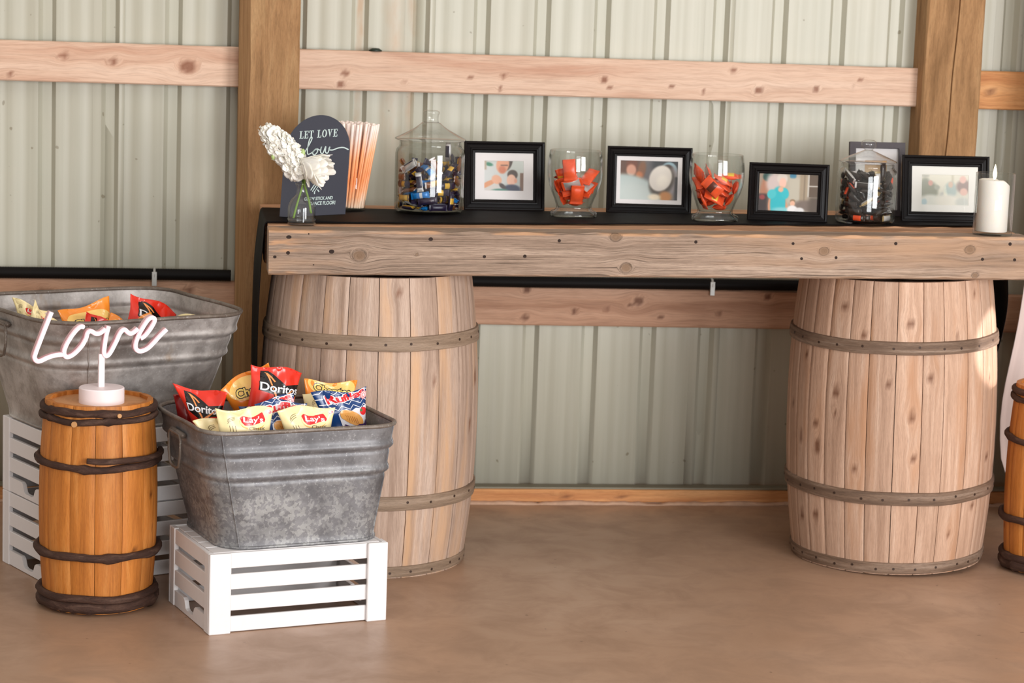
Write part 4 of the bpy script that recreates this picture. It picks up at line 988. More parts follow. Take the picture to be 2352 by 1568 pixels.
# ------------------------------------------------------------------ wrapped candies (each one settled on those below it)
SIM = {"jar1":[[-23,58,19,65,0,0,76],[-40,34,19,65,0,0,76],[-14,-67,19,0,51,-86,0],[62,-30,19,28,0,0,96],[27,86,23,11,-11,-68,71],[22,-17,19,88,0,0,48],[21,-86,23,70,-70,-8,8],[-88,17,23,56,53,43,46],[11,1,24,23,-40,77,-45],[70,60,43,17,-67,-21,-69],[58,-40,32,96,0,0,-30],[81,10,23,40,40,58,58],[-62,36,19,76,0,0,-65],[32,-61,19,21,0,0,-98],[40,61,32,39,3,-31,86],[-67,-52,19,0,90,-44,0],[-49,80,46,61,-36,-62,-34],[43,-60,49,46,-46,54,-54],[-13,-89,43,12,-1,70,71],[-8,90,44,3,-3,71,-71],[-56,-6,29,98,2,19,-10],[30,-8,32,46,0,0,-89],[72,-19,35,33,74,-58,2],[-60,-19,43,10,-84,48,22],[-51,14,32,0,-10,-100,0],[62,-69,43,30,67,-26,63],[33,38,35,47,85,2,24],[78,46,63,33,-63,36,60],[22,-64,32,13,0,0,-99],[-2,55,33,32,-49,46,-67],[-22,50,32,59,0,0,-81],[-74,44,41,48,-13,-9,-86],[-6,-38,34,92,-18,-14,-31],[32,49,43,47,85,2,24],[-28,-46,41,74,26,-40,48],[29,-66,49,46,46,-54,-54],[90,9,44,52,52,-48,-48],[-46,0,44,50,5,-14,86],[58,26,54,31,-81,49,8],[45,72,93,94,-13,23,-24],[32,-11,45,0,-29,96,0],[-10,-72,44,4,8,100,1],[-11,-67,57,4,9,100,1],[-5,63,52,92,-38,-4,3],[-51,-49,44,19,-72,-66,-9],[32,84,63,8,18,70,69],[23,53,66,88,38,-8,29],[80,-25,74,1,-62,78,-1],[-26,77,69,66,-67,-18,28],[61,-29,59,60,-47,-52,38],[86,-7,61,1,-68,73,-1],[15,23,62,86,28,26,-34],[-57,-40,67,18,42,87,18],[4,61,77,31,-18,78,-51],[-4,-1,47,27,-80,-50,20],[-82,-37,48,58,-61,37,-39],[48,26,72,7,29,90,30],[35,-7,75,45,-8,-11,88],[0,80,85,44,70,-12,55],[25,-87,70,10,-10,70,-70],[24,-20,60,100,0,2,3],[43,76,113,32,0,-58,75],[-16,17,44,36,-26,-90,3],[-36,-82,60,68,70,-21,-9],[-58,44,58,60,-62,-19,48],[67,-34,90,37,-36,61,-61],[21,-32,82,60,13,-2,-78],[-65,55,75,14,-51,29,80],[23,-47,65,13,8,99,-1],[-6,16,72,31,-26,-77,50],[45,-78,91,18,-18,68,-68],[-38,-10,70,3,58,80,-16],[-31,84,90,67,-72,-7,16],[2,-76,96,26,-14,70,-64],[-29,-7,82,4,60,78,-16],[-6,-61,75,23,17,64,71],[53,54,106,76,39,-42,31],[-40,-84,101,44,62,33,-56],[-81,-40,91,60,59,-39,-36],[-89,13,67,55,52,47,45],[25,28,87,81,-40,21,-38],[82,-37,102,50,-66,-26,49],[-14,7,112,78,13,-24,56],[85,28,100,31,52,52,60],[86,24,120,52,59,-32,-53],[-15,5,90,28,-31,-83,36],[-13,-15,71,29,50,80,16],[-46,38,61,40,-65,3,65],[-26,6,124,21,-39,88,18],[2,30,97,90,27,-16,-30],[53,-57,108,1,85,53,0],[-42,84,133,34,-57,43,61],[-88,21,88,54,-57,-43,45],[79,-35,121,18,53,-82,10],[-48,35,106,54,22,22,-78],[89,-5,148,40,-57,60,39],[21,-6,108,23,-20,-25,92],[-4,-36,101,99,3,7,15],[-66,38,108,58,-14,71,-37],[-54,10,107,11,-90,-35,-24],[-66,-54,75,18,-88,39,-18],[-51,-8,86,85,16,-35,-37],[83,34,146,29,50,53,62],[-53,-39,84,39,-18,-18,88],[51,6,116,14,4,-50,85],[-81,40,108,38,36,-61,-59],[46,39,116,4,-29,-94,17],[-6,31,109,25,-93,20,-18],[-50,-63,129,11,47,79,-38],[-88,-20,111,46,42,56,55],[46,-39,120,24,-38,85,-28],[61,7,94,17,61,-77,2],[-57,-46,96,83,17,-14,-51],[-1,68,103,82,37,-36,23],[-68,-58,147,44,11,70,55],[-36,-18,128,28,-29,-81,43],[-47,35,137,19,-88,-38,-20],[-5,-58,97,69,-70,-16,12],[59,-63,140,38,26,24,-86],[-33,-51,116,20,-84,49,-13],[-32,61,99,3,-60,51,61],[89,-21,153,11,65,-15,-73],[42,38,103,96,-17,6,-21],[50,46,131,76,51,-26,-30],[-52,-34,136,60,-52,13,-59],[-86,1,157,29,-65,-58,39],[9,-92,151,38,-33,-60,-62],[5,-15,121,77,6,-9,63],[-71,-9,116,34,68,-55,-34],[-67,-18,147,78,54,-9,30],[66,-11,140,71,-7,26,65],[-83,16,134,19,75,60,20],[15,-69,122,84,36,-7,-39],[15,-18,135,9,-92,35,13],[-21,55,130,18,56,-67,-45],[-10,-35,149,1,2,66,-75],[-36,-2,138,42,82,-26,-29],[41,80,146,16,17,69,69],[-33,18,146,28,-88,39,2],[4,56,141,9,43,-90,-5],[2,-79,158,13,-8,-68,-72],[73,23,164,32,60,-46,-58],[2,-72,130,34,-51,78,12],[13,37,129,27,86,-40,18],[50,-3,141,55,38,-49,-56],[-14,-71,140,76,36,-1,-54],[64,68,187,66,25,-66,25],[32,-39,144,51,53,-36,-57]],"jar2":[[6,38,17,2,0,0,-100],[-45,-59,20,67,67,-23,-23],[67,3,20,55,-55,-44,44],[-44,2,17,61,0,0,-79],[46,58,20,68,66,-23,-24],[55,8,20,55,55,44,44],[2,21,21,62,-79,-1,1],[-59,23,17,79,0,0,61],[-54,-53,40,27,27,65,65],[70,-6,37,76,0,0,66],[-62,34,30,51,0,0,-86],[-4,-16,17,0,-3,100,0],[-26,-56,20,23,23,67,67],[16,61,27,15,31,93,-10],[57,48,40,30,-30,-63,65],[-71,24,46,41,41,-57,-57],[-38,63,38,50,21,-83,13],[55,-49,20,64,-64,-29,29],[-41,-17,30,100,0,0,2],[42,18,21,47,43,-52,-56],[-35,22,36,70,5,12,-70],[-22,-54,43,56,-48,33,-58],[6,-53,22,22,-32,-76,52],[57,21,48,4,-90,40,-14],[-36,-3,50,14,-5,99,-5],[62,41,65,28,-40,-60,64],[-8,74,55,73,-64,-20,-13],[-72,21,86,43,-43,56,-56],[0,32,53,26,-10,-8,-96],[-13,34,35,67,-11,-13,-72],[2,3,22,71,-70,0,4],[39,-42,34,5,-12,8,99],[26,5,38,9,2,-2,100],[-73,16,66,55,55,44,44],[-24,5,74,7,-46,-59,66],[29,-20,36,0,100,-4,1],[-59,9,60,65,43,44,45],[20,-2,84,63,29,66,-29],[8,71,43,25,6,97,-3],[45,-19,50,7,-1,0,100],[14,53,69,37,5,-8,-92],[-21,46,54,11,-97,-23,3],[29,-65,42,10,-96,-20,-16],[-31,-22,54,98,-5,-16,5],[-65,-15,101,18,51,-2,-84],[43,22,57,77,8,-13,-62],[-58,-42,111,37,37,0,85],[-39,60,75,8,-94,-28,-18],[53,-20,63,1,10,100,0],[15,-56,52,3,-71,63,-30],[27,-41,68,33,-28,-57,70],[-53,-3,78,26,64,-67,-26],[-63,-42,60,33,33,62,62],[56,42,81,41,-8,4,91],[-8,-43,46,11,64,75,11],[-43,-41,77,20,-29,-57,-74],[-30,-47,86,62,-16,33,-69],[52,46,93,42,-8,3,90],[42,-1,79,25,25,-67,-65],[-72,22,106,57,57,42,42],[74,-10,92,54,52,47,46],[-14,70,70,97,6,-23,10],[-12,-56,90,58,23,-19,-76],[21,23,64,33,14,-7,-93],[39,-41,91,5,85,-49,-21],[-27,-13,68,92,2,-16,-37],[62,-13,76,0,46,-89,2],[8,-66,72,2,-95,8,-30],[-22,70,106,15,90,16,-39],[12,-45,80,30,82,-36,34],[54,38,108,4,92,-37,8],[-19,36,87,36,38,25,82],[41,6,99,68,68,-20,-19],[70,-14,125,57,32,8,-75],[-49,60,109,20,56,-48,64],[-16,-69,72,30,7,95,1],[13,-31,100,14,-51,-44,73],[42,-56,103,93,16,19,28],[57,11,111,22,17,68,67],[15,55,86,67,55,32,38],[53,19,130,91,-12,7,38],[13,22,79,66,56,26,43],[-51,26,98,64,-46,-13,60],[-37,-9,97,21,-45,75,-43],[11,74,113,67,-73,16,4],[33,-23,118,8,29,-23,92],[33,66,128,8,25,70,67],[-20,-24,106,86,18,7,48],[27,48,120,97,-12,-3,-20],[-42,19,92,63,11,-47,-61],[-73,10,126,54,-54,-46,46],[3,61,135,12,-12,-52,84],[-10,-17,127,24,-9,-88,-40],[-66,-32,148,17,49,38,76],[17,8,118,98,-2,-3,-18],[-13,36,107,8,-49,72,-48],[51,53,146,61,-69,33,-20],[10,24,100,40,-26,59,-65],[50,-56,137,58,66,0,48],[-41,10,122,3,84,-52,-15],[66,-36,131,50,64,12,57],[55,-20,137,7,-83,-50,-24],[-8,47,131,8,-42,-73,-53],[10,-79,140,47,-54,45,53],[-15,-53,115,61,77,4,-18],[48,-20,149,89,10,-23,38],[-15,-69,106,7,-99,11,0],[8,12,134,65,-68,23,-27],[-32,29,150,75,64,-16,-6],[-36,48,136,85,-25,46,-6],[27,15,149,6,7,15,98],[-35,2,135,98,9,8,14],[-72,21,146,42,-42,56,-56],[-16,-28,147,21,12,-38,89],[-29,-68,122,73,-66,15,-13],[-6,-45,128,26,8,40,88],[10,-53,148,28,29,-89,20],[29,-71,166,40,-59,38,58],[17,38,145,7,-12,-94,-31],[-49,-34,149,45,73,-36,-37],[-15,1,146,2,97,-23,-7],[-22,-54,151,24,35,22,88]],"glass1":[[6,8,43,53,0,0,-85],[14,9,60,26,0,0,96],[-31,16,56,45,-28,45,-72],[28,47,86,48,-42,72,28],[0,-50,73,60,-38,-38,-60],[34,14,88,90,35,-10,-24],[-9,-2,78,76,15,-33,54],[-24,-11,88,68,10,-35,64],[-52,14,92,44,-68,-47,36],[-15,-44,104,16,-8,43,88],[-13,35,106,20,70,-63,26],[-28,-60,150,35,-57,-44,-60],[-24,38,127,24,86,-41,15],[39,-17,89,21,-85,-38,-29],[28,-25,100,36,-82,44,-1],[-26,-28,112,43,88,-16,8],[40,-26,128,29,-35,87,21],[-39,-19,128,25,52,-74,36]],"glass2":[[13,-3,43,0,81,58,0],[-9,13,58,8,-78,58,-24],[-46,-7,66,52,6,-85,4],[41,-13,68,39,71,51,29],[-37,40,86,23,-79,30,48],[-12,-33,76,91,35,20,-9],[-25,-54,110,57,73,12,-36],[4,-33,97,18,24,-10,95],[-30,13,93,32,-41,-68,-51],[58,-12,107,40,-49,62,-47],[19,14,78,73,5,34,59],[-60,-13,148,68,-42,49,-34],[9,-37,113,10,-95,18,24],[-51,-2,121,5,-67,-68,-30],[-15,46,106,1,82,-12,-55],[42,13,101,27,-64,48,-54],[11,-45,130,7,24,-12,96],[16,35,106,8,-77,-62,17],[-30,-12,147,74,29,50,35],[22,36,122,8,-76,-63,16],[42,-12,141,11,-1,-12,99]]}
M_FOIL = plain('silver_foil', (196, 190, 188), .3, metal=.35, var=.1)
def wrapper(name, col, rough=.32, met=.1): return plain(name, col, rough, met, var=.25, scale=70)
M_NAVY = wrapper('dark_violet_wrapper', (34, 23, 52)); M_GOLDP = wrapper('gold_print', (222, 172, 60)); M_BLUE = wrapper('bright_blue_wrapper', (24, 120, 196)); M_BRONZE = wrapper('bronze_wrapper', (118, 70, 40)); M_WHITEP = wrapper('white_wrapper_print', (226, 220, 222))
M_COCOA = wrapper('black_brown_wrapper', (38, 26, 22)); M_TAN = wrapper('tan_gold_wrapper', (150, 126, 82)); M_REDP = wrapper('orange_red_print', (226, 74, 34)); M_ORG = wrapper('orange_candy_wrapper', (240, 84, 42), .3, 0.); M_YEL = wrapper('yellow_print', (236, 190, 60)); M_BRN = wrapper('brown_print', (92, 34, 22))
def candy_mesh(name, d, mats, lab, puff=0.):
    """pillow-wrapped bar with two crimped ends; lab = (u0, u1) range of the printed label on both broad faces, third slot is the foil seam"""
    Lx, Ly, Lz = d; us = [0, .03, .09, .12, .2, .35, .5, .65, .8, .88, .91, .97, 1]; V = []; F = []; MI = []; n = 10
    for k_, u in enumerate(us):
        e = smoothstep(.06, .22+puff*.2, min(u, 1-u)); hz = max(.0007, Lz/2*e*(1-.25*puff*(abs(u-.5)*2)**2)); hy = Ly/2*(1-.10*e*(1-puff))
        for j in range(n):
            a = 2*PI*j/n; c, s = math.cos(a), math.sin(a); p = 3.2 if not puff else 2.2
            q = (abs(c)**p+abs(s)**p)**(-1/p)
            z = hz*q*s; 
            if e < .05: z += .0012*math.sin(j*3+k_)
            V.append(((u-.5)*Lx, hy*q*c, z))
    N = len(us)
    for i in range(N-1):
        for j in range(n):
            F.append((i*n+j, i*n+(j+1) % n, (i+1)*n+(j+1) % n, (i+1)*n+j)); um = (us[i]+us[i+1])/2
            top = j in (1, 2, 3)
            m = 1 if (lab[0] < um < lab[1] and top) else 0
            if j in (6, 7, 8) and len(mats) > 2 and .12 < um < .88: m = 2
            if (um < .1 or um > .9) and len(mats) > 3: m = 3
            MI.append(m)
    F.append(tuple(range(n))[::-1]); F.append(tuple((N-1)*n+j for j in range(n))); MI += [0, 0]
    me = bpy.data.meshes.new(name); me.from_pydata(V, [], F)
    for m in mats: me.materials.append(m)
    me.polygons.foreach_set('material_index', MI); me.polygons.foreach_set('use_smooth', [True]*len(F)); me.update(); return me
bars1 = [(candy_mesh('candy_bar', (.060, .021, .013), [M_NAVY, M_GOLDP, M_NAVY, M_NAVY], (.3, .6)), 'violet mini bar with gold print in large jar', 5),
         (candy_mesh('candy_bar', (.060, .021, .013), [M_NAVY, M_NAVY, M_GOLDP, M_GOLDP], (0, 0)), 'violet mini bar with gold ends in large jar', 3),
         (candy_mesh('candy_bar', (.060, .021, .013), [M_WHITEP, M_NAVY, M_FOIL, M_FOIL], (.2, .8)), 'silver white mini bar in large jar', .9),
         (candy_mesh('candy_bar', (.060, .021, .013), [M_BLUE, M_WHITEP, M_BLUE, M_BLUE], (.45, .6)), 'bright blue mini bar in large jar', .45),
         (candy_mesh('candy_bar', (.060, .021, .013), [M_BRONZE, M_GOLDP, M_BRONZE, M_WHITEP], (.25, .6)), 'bronze brown mini bar in large jar', 2)]
bars2 = [(candy_mesh('candy_bar', (.056, .020, .013), [M_COCOA, M_COCOA, M_COCOA, M_COCOA], (0, 0)), 'plain black brown mini bar in smaller jar', 6),
         (candy_mesh('candy_bar', (.056, .020, .013), [M_COCOA, M_REDP, M_COCOA, M_COCOA], (.3, .75)), 'black mini bar with red print in smaller jar', 3),
         (candy_mesh('candy_bar', (.056, .020, .013), [M_TAN, M_WHITEP, M_FOIL, M_TAN], (.6, .8)), 'tan gold mini bar in smaller jar', 1.5),
         (candy_mesh('candy_bar', (.056, .020, .013), [M_FOIL, M_WHITEP, M_COCOA, M_WHITEP], (.3, .7)), 'silver mini bar in smaller jar', .9)]
cups = [(candy_mesh('wrapped_candy', (.066, .042, .019), [M_ORG, M_YEL, M_ORG, M_ORG], (.38, .66), .8), 'orange candy with yellow print in {}', 3),
        (candy_mesh('wrapped_candy', (.066, .042, .019), [M_ORG, M_BRN, M_ORG, M_ORG], (.4, .6), .8), 'orange candy with brown print in {}', 2),
        (candy_mesh('wrapped_candy', (.066, .042, .019), [M_ORG, M_ORG, M_FOIL, M_ORG], (0, 0), .8), 'orange candy with silver back in {}', 1)]
rc = random.Random(5)
for key, loc, kinds, nm, cat, place, grp in (('jar1', j1, bars1, 'candy_bar', 'candy bar', '', 'mini chocolate bars in the large jar'), ('jar2', j2, bars2, 'candy_bar', 'candy bar', '', 'mini chocolate bars in the smaller jar'), ('glass1', g1, cups, 'wrapped_candy', 'candy', 'left glass', 'orange candies in the left glass'), ('glass2', g2, cups, 'wrapped_candy', 'candy', 'right glass', 'orange candies in the right glass')):
    mx_ = max(r[2] for r in SIM[key])
    for r in SIM[key]:
        me, lb, _w = rc.choices(kinds, [k_[2] for k_ in kinds])[0]
        o = bpy.data.objects.new(nm, me); COL.objects.link(o)
        o.location = (loc[0]+r[0]/1000, loc[1]+r[1]/1000, loc[2]+r[2]/1000); o.rotation_mode = 'QUATERNION'; o.rotation_quaternion = Quaternion([v/100 for v in r[3:]]).normalized()
        hz = 'near the top' if r[2] > .66*mx_ else ('near the bottom' if r[2] < .30*mx_ else 'at mid height')
        lx = r[0]*.99+r[1]*.14; sd = 'left' if lx < -28 else ('right' if lx > 28 else 'middle')
        bk_ = 'front' if r[1] < 12 else 'back'
        tag(o, lb.format(place)+', '+hz+', '+bk_+' '+sd, cat, grp)

# ------------------------------------------------------------------ pillar candle in a glass cylinder
cl = (2.886, -.985, ztab(2.886)+.001)
cg = thing('candle_glass', 'clear glass cylinder around the lit candle at the table corner', 'glass', cl)
B().lathe(vessel([(.057, 0), (.0592, .003), (.0592, .1865)], .003, .010), 56).build('glass_wall', M_GLASS, cg, True)
cd = thing('pillar_candle', 'white lit pillar candle inside the glass cylinder', 'candle', (cl[0]-.003, cl[1], cl[2]+.0105))
b = B(); n = 48
prof = [(0, 0), (.046, 0), (.0470, .002), (.0470, .148), (.046, .156), (.040, .158), (.03, .155), (0, .150)]
b.lathe(prof, n)
b.v = [(x, y, z-(.016*smoothstep(.012, .047, x) if z > .14 else 0)) for x, y, z in b.v]
M_WAX = plain('white_wax', (246, 238, 232), .5, var=.02); M_WAX.node_tree.nodes['Principled BSDF'].inputs['Subsurface Weight'].default_value = .3; M_WAX.node_tree.nodes['Principled BSDF'].inputs['Subsurface Radius'].default_value = (.03, .02, .014); M_WAX.node_tree.nodes['Principled BSDF'].inputs['Subsurface Scale'].default_value = .3
w_ = b.build('wax_body', M_WAX, cd); auto_smooth(w_, .6)
B().tube([(0, 0, .148), (.0008, 0, .160)], .0012, 6).build('wick', M_BLACK, cd)
fo = B().lathe([(0, .156), (.0035, .159), (.0062, .168), (.0060, .178), (.0035, .192), (.0012, .201), (0, .204)], 16).build('flame', emit('candle_flame', (1., .82, .52), 5.), cd, True)

# ------------------------------------------------------------------ framed photographs
def coated(name, col, rough=.3):
    t = NT(name); nz = t.noise(t.obj(), 60, 2); t.l(t.mix(nz, lin(col), tuple(x*1.5 for x in lin(col)[:3])+(1,)), t.p.inputs['Base Color']); t.p.inputs['Roughness'].default_value = rough; t.p.inputs['Specular IOR Level'].default_value = .14; return t.mat
M_FRAME = coated('black_frame_lacquer', (14, 10, 10), .36); M_FRAME2 = coated('charcoal_frame', (66, 60, 62), .45)
M_MAT = plain('white_mount_board', (232, 226, 224), .8, var=.02); M_MAT2 = plain('ivory_mount_board', (238, 236, 228), .8, var=.02)
M_BOARD = plain('frame_back_board', (60, 48, 40), .8)
M_PANE = glass('picture_glass', (.985, .985, .985), (.8, .8, .8), .02, .6)
tp = NT('photo_print'); va = tp.attr('col'); tp.l(va.outputs['Color'], tp.p.inputs['Base Color']); tp.p.inputs['Roughness'].default_value = .35; M_PRINT = tp.mat
def paint(ops, base, nx=84, ny=56):
    cols = []
    for j in range(ny+1):
        for i in range(nx+1):
            x, y = i/nx, j/ny; c = base
            for op in ops:
                if op[0] == 'e':
                    _, cx, cy, rx, ry, rot, col, sf = op; a = math.radians(rot); dx, dy = x-cx, (y-cy)*.68; u = (dx*math.cos(a)+dy*math.sin(a))/rx; v = (-dx*math.sin(a)+dy*math.cos(a))/(ry*.68)
                    f = 1-smoothstep(1-sf, 1+sf, math.hypot(u, v))
                elif op[0] == 'r':
                    _, x0, y0, x1, y1, col, sf = op; f = smoothstep(x0-sf, x0+sf, x)*(1-smoothstep(x1-sf, x1+sf, x))*smoothstep(y0-sf, y0+sf, y)*(1-smoothstep(y1-sf, y1+sf, y))
                c = tuple(p+(q-p)*f for p, q in zip(c, col))
            cols.append(lin(c))
    return cols, nx, ny
def picture_frame(label, bl, brr, h, lean, mw, opening, photo, ops, base, fm, mm, mcol):
    bl, brr = Vector(bl), Vector(brr); w = (brr-bl).length; d = brr-bl
    t = thing('photo_frame', label, 'photo frame', bl); t.rotation_euler = (-math.radians(lean), -math.atan2(d.z, math.hypot(d.x, d.y)), math.atan2(d.y, d.x))
    s = mw/.036; prof = [(0, .019), (0, .003), (.003*s, .0006), (.0065*s, 0), (.0095*s, .0022), (.0105*s, .0062), (.016*s, .0052), (.0205*s, .0042), (.022*s, .0012), (.0255*s, .0008), (.0275*s, .003), (.029*s, .0075), (.0335*s, .0085), (mw, .0105), (mw, .015)] if fm is M_FRAME else [(0, .022), (0, .001), (.001, 0), (mw-.001, 0), (mw, .001), (mw, .015)]
    V = []; F = []
    for (q, y) in prof: V += [(q, y, q), (w-q, y, q), (w-q, y, h-q), (q, y, h-q)]
    for k_ in range(len(prof)-1):
        for j in range(4): F.append((k_*4+j, k_*4+(j+1) % 4, k_*4+4+(j+1) % 4, k_*4+4+j))
    fix_normals(mesh('frame_moulding', V, F, fm, t))
    B().box(mw-.004, w-mw+.004, .014, .018, mw-.004, h-mw+.004).build('back_board', M_BOARD, t)
    ow, oh = w-2*mw, h-2*mw; x0, y0, x1, y1 = photo                     # photo rectangle as fractions of the opening, from its upper left
    X0, X1, Z1_, Z0 = mw+ow*x0, mw+ow*x1, h-mw-oh*y0, h-mw-oh*y1
    if x0 > .01:
        Vm = [(mw, .0125, mw), (w-mw, .0125, mw), (w-mw, .0125, h-mw), (mw, .0125, h-mw), (X0, .0125, Z0), (X1, .0125, Z0), (X1, .0125, Z1_), (X0, .0125, Z1_), (X0+.001, .0138, Z0+.001), (X1-.001, .0138, Z0+.001), (X1-.001, .0138, Z1_-.001), (X0+.001, .0138, Z1_-.001)]
        mesh('mount', Vm, [(j, (j+1) % 4, 4+(j+1) % 4, 4+j) for j in range(4)]+[(4+j, 4+(j+1) % 4, 8+(j+1) % 4, 8+j) for j in range(4)], mm, t)
    cols, nx, ny = paint(ops, base); Vp = []; Fp = []
    for j in range(ny+1):
        for i in range(nx+1): Vp.append((X0+(X1-X0)*i/nx, .0136, Z1_+(Z0-Z1_)*j/ny))
    for j in range(ny):
        for i in range(nx): Fp.append((j*(nx+1)+i, (j+1)*(nx+1)+i, (j+1)*(nx+1)+i+1, j*(nx+1)+i+1))
    o = mesh('photo_print', Vp, Fp, M_PRINT, t); ca = o.data.color_attributes.new('col', 'FLOAT_COLOR', 'POINT'); ca.data.foreach_set('color', [c for q in cols for c in q])
    B().box(mw-.001, w-mw+.001, .0108, .0116, mw-.001, h-mw+.001).build('pane', M_PANE, t)
    L_ = h*.72; a = math.radians(lean)+.42                                 # easel leg behind
    lg = B().box(w/2-.022, w/2+.022, 0, .003, -L_, 0, .0008).build('easel_leg', M_BOARD, t); lg.location = (w/2*0, .0185, h*.70); lg.rotation_euler = (.36, 0, 0)
    return t
SK = (226, 160, 124)
picture_frame('black frame with wide white mount and photo of a man with a boy', (1.330, -.432, 1.0385), (1.588, -.445, 1.0415), .221, 10, .036, 0, (.155, .165, .835, .81),
    [('e', .12, .7, .38, .55, -10, (196, 200, 198), .2), ('e', .35, .42, .42, .38, 0, (204, 206, 202), .2), ('e', .12, .12, .1, .06, 10, (60, 128, 100), .4), ('r', -.1, -.1, .06, .3, (176, 160, 140), .03), ('e', .8, .2, .25, .35, 0, (196, 200, 192), .3), ('r', .91, .4, 1.1, 1.1, (120, 88, 66), .02),
     ('e', .62, .05, .09, .28, 20, (66, 48, 36), .2), ('e', .47, .12, .16, .3, 18, SK, .14), ('e', .46, .3, .09, .12, 20, (206, 120, 84), .4), ('r', .42, .13, .6, .17, (120, 84, 66), .02), ('e', .1, .78, .2, .09, -24, (216, 148, 104), .2), ('e', .32, .63, .13, .15, 20, (230, 170, 136), .2),
     ('e', .2, .98, .22, .16, -20, (206, 198, 190), .3), ('e', .72, .46, .13, .16, 0, (72, 54, 42), .2), ('e', .69, .64, .115, .19, 5, (238, 186, 158), .15), ('e', .8, .66, .04, .08, 0, (226, 160, 130), .3), ('e', .7, .95, .22, .16, 0, (36, 46, 74), .25), ('e', .47, .85, .1, .07, 35, (60, 44, 40), .4), ('e', .42, .98, .2, .05, 0, (70, 128, 112), .5)],
    (190, 194, 188), M_FRAME, M_MAT, 0)
picture_frame('black frame with narrow white mount and photo of a white cup', (1.787, -.447, 1.043), (2.056, -.490, 1.0455), .214, 10, .031, 0, (.055, .085, .935, .915),
    [('r', -.1, -.1, .42, .45, (92, 60, 42), .08), ('e', .5, .15, .16, .4, 0, (98, 92, 92), .4), ('r', .55, -.1, 1.1, .2, (38, 40, 44), .08), ('e', .2, .12, .1, .16, 0, (110, 58, 34), .3), ('e', .19, .25, .085, .15, 0, (206, 150, 124), .25), ('e', .37, .25, .07, .25, 10, (130, 84, 52), .35), ('e', .33, .36, .06, .08, 0, (190, 110, 60), .5),
     ('e', .15, .95, .62, .58, 14, (176, 190, 186), .12), ('e', .3, .9, .4, .38, 20, (196, 204, 198), .5), ('e', .84, .24, .14, .22, 25, (146, 176, 186), .1), ('e', .81, .28, .115, .2, 25, (60, 40, 30), .15), ('e', .88, .55, .1, .4, 10, (150, 140, 140), .3), ('r', .95, .4, 1.1, 1.1, (30, 24, 24), .03), ('e', .72, .52, .2, .40, 25, (70, 58, 44), .2),
     ('e', .70, .44, .19, .34, 25, (232, 222, 210), .1), ('e', .74, .52, .1, .17, 25, (248, 238, 222), .5), ('e', .79, .9, .11, .13, 10, (196, 126, 50), .4), ('e', .6, .92, .1, .08, 0, (244, 226, 196), .5)],
    (112, 104, 100), M_FRAME, M_MAT, 0)
picture_frame('small black frame without mount and photo of a woman in a turquoise dress', (2.199, -.655, 1.0485), (2.439, -.728, 1.0515), .183, 10, .0335, 0, (0, 0, 1, 1),
    [('r', -.1, -.1, .2, 1.1, (160, 142, 124), .06), ('e', .1, .35, .07, .4, 10, (176, 120, 92), .4), ('r', -.1, .55, .16, 1.1, (52, 40, 40), .05), ('e', .06, .64, .05, .07, 0, (150, 60, 60), .4), ('e', .15, .08, .09, .13, 0, (30, 72, 66), .25), ('e', .24, .25, .12, .28, 0, (206, 188, 182), .4), ('e', .57, .04, .055, .09, 0, (62, 128, 156), .2),
     ('r', .5, .1, .72, .75, (190, 182, 164), .04), ('r', .69, -.1, .82, .75, (164, 146, 122), .02), ('r', .76, -.1, .78, .75, (130, 114, 94), .012), ('r', .84, -.1, 1.1, .6, (96, 78, 62), .012), ('r', .83, -.1, .85, .6, (206, 200, 190), .008), ('r', .83, .29, 1.1, .32, (206, 200, 190), .012), ('e', .82, .84, .25, .15, 0, (120, 104, 94), .4), ('r', .85, .6, 1.1, 1.1, (92, 78, 66), .06),
     ('e', .39, .12, .09, .15, 0, (216, 204, 192), .2), ('e', .40, .24, .06, .14, 0, (236, 190, 170), .2), ('e', .38, .4, .06, .08, 0, (226, 176, 146), .3), ('e', .2, .85, .035, .2, 0, (220, 150, 116), .2), ('e', .46, .86, .035, .2, -12, (216, 150, 116), .2), ('e', .33, .8, .13, .45, 0, (36, 182, 192), .12), ('e', .22, .55, .075, .13, 20, (70, 192, 198), .15), ('e', .44, .52, .07, .15, -10, (44, 186, 196), .15), ('e', .37, .42, .045, .07, 0, (226, 178, 148), .3), ('e', .4, .98, .16, .08, 0, (130, 204, 208), .5),
     ('e', .58, .72, .045, .05, 0, (150, 120, 90), .3), ('e', .58, .79, .042, .075, 0, (232, 180, 150), .2), ('e', .58, .96, .09, .12, 0, (236, 232, 230), .2), ('e', .7, .97, .08, .08, 0, (226, 222, 220), .3)],
    (184, 172, 154), M_FRAME, M_MAT, 0)
picture_frame('tall charcoal frame with pale mount standing behind the smaller jar', (2.584, -.460, 1.051), (2.764, -.480, 1.053), .240, 8, .0205, 0, (.22, .19, .74, .82),
    [('e', .5, .5, .45, .5, 0, (214, 168, 110), .5), ('e', .5, .4, .2, .2, 0, (232, 186, 150), .3), ('r', .8, -.1, 1.1, 1.1, (236, 176, 92), .05)], (190, 150, 110), M_FRAME2, M_MAT, 0)
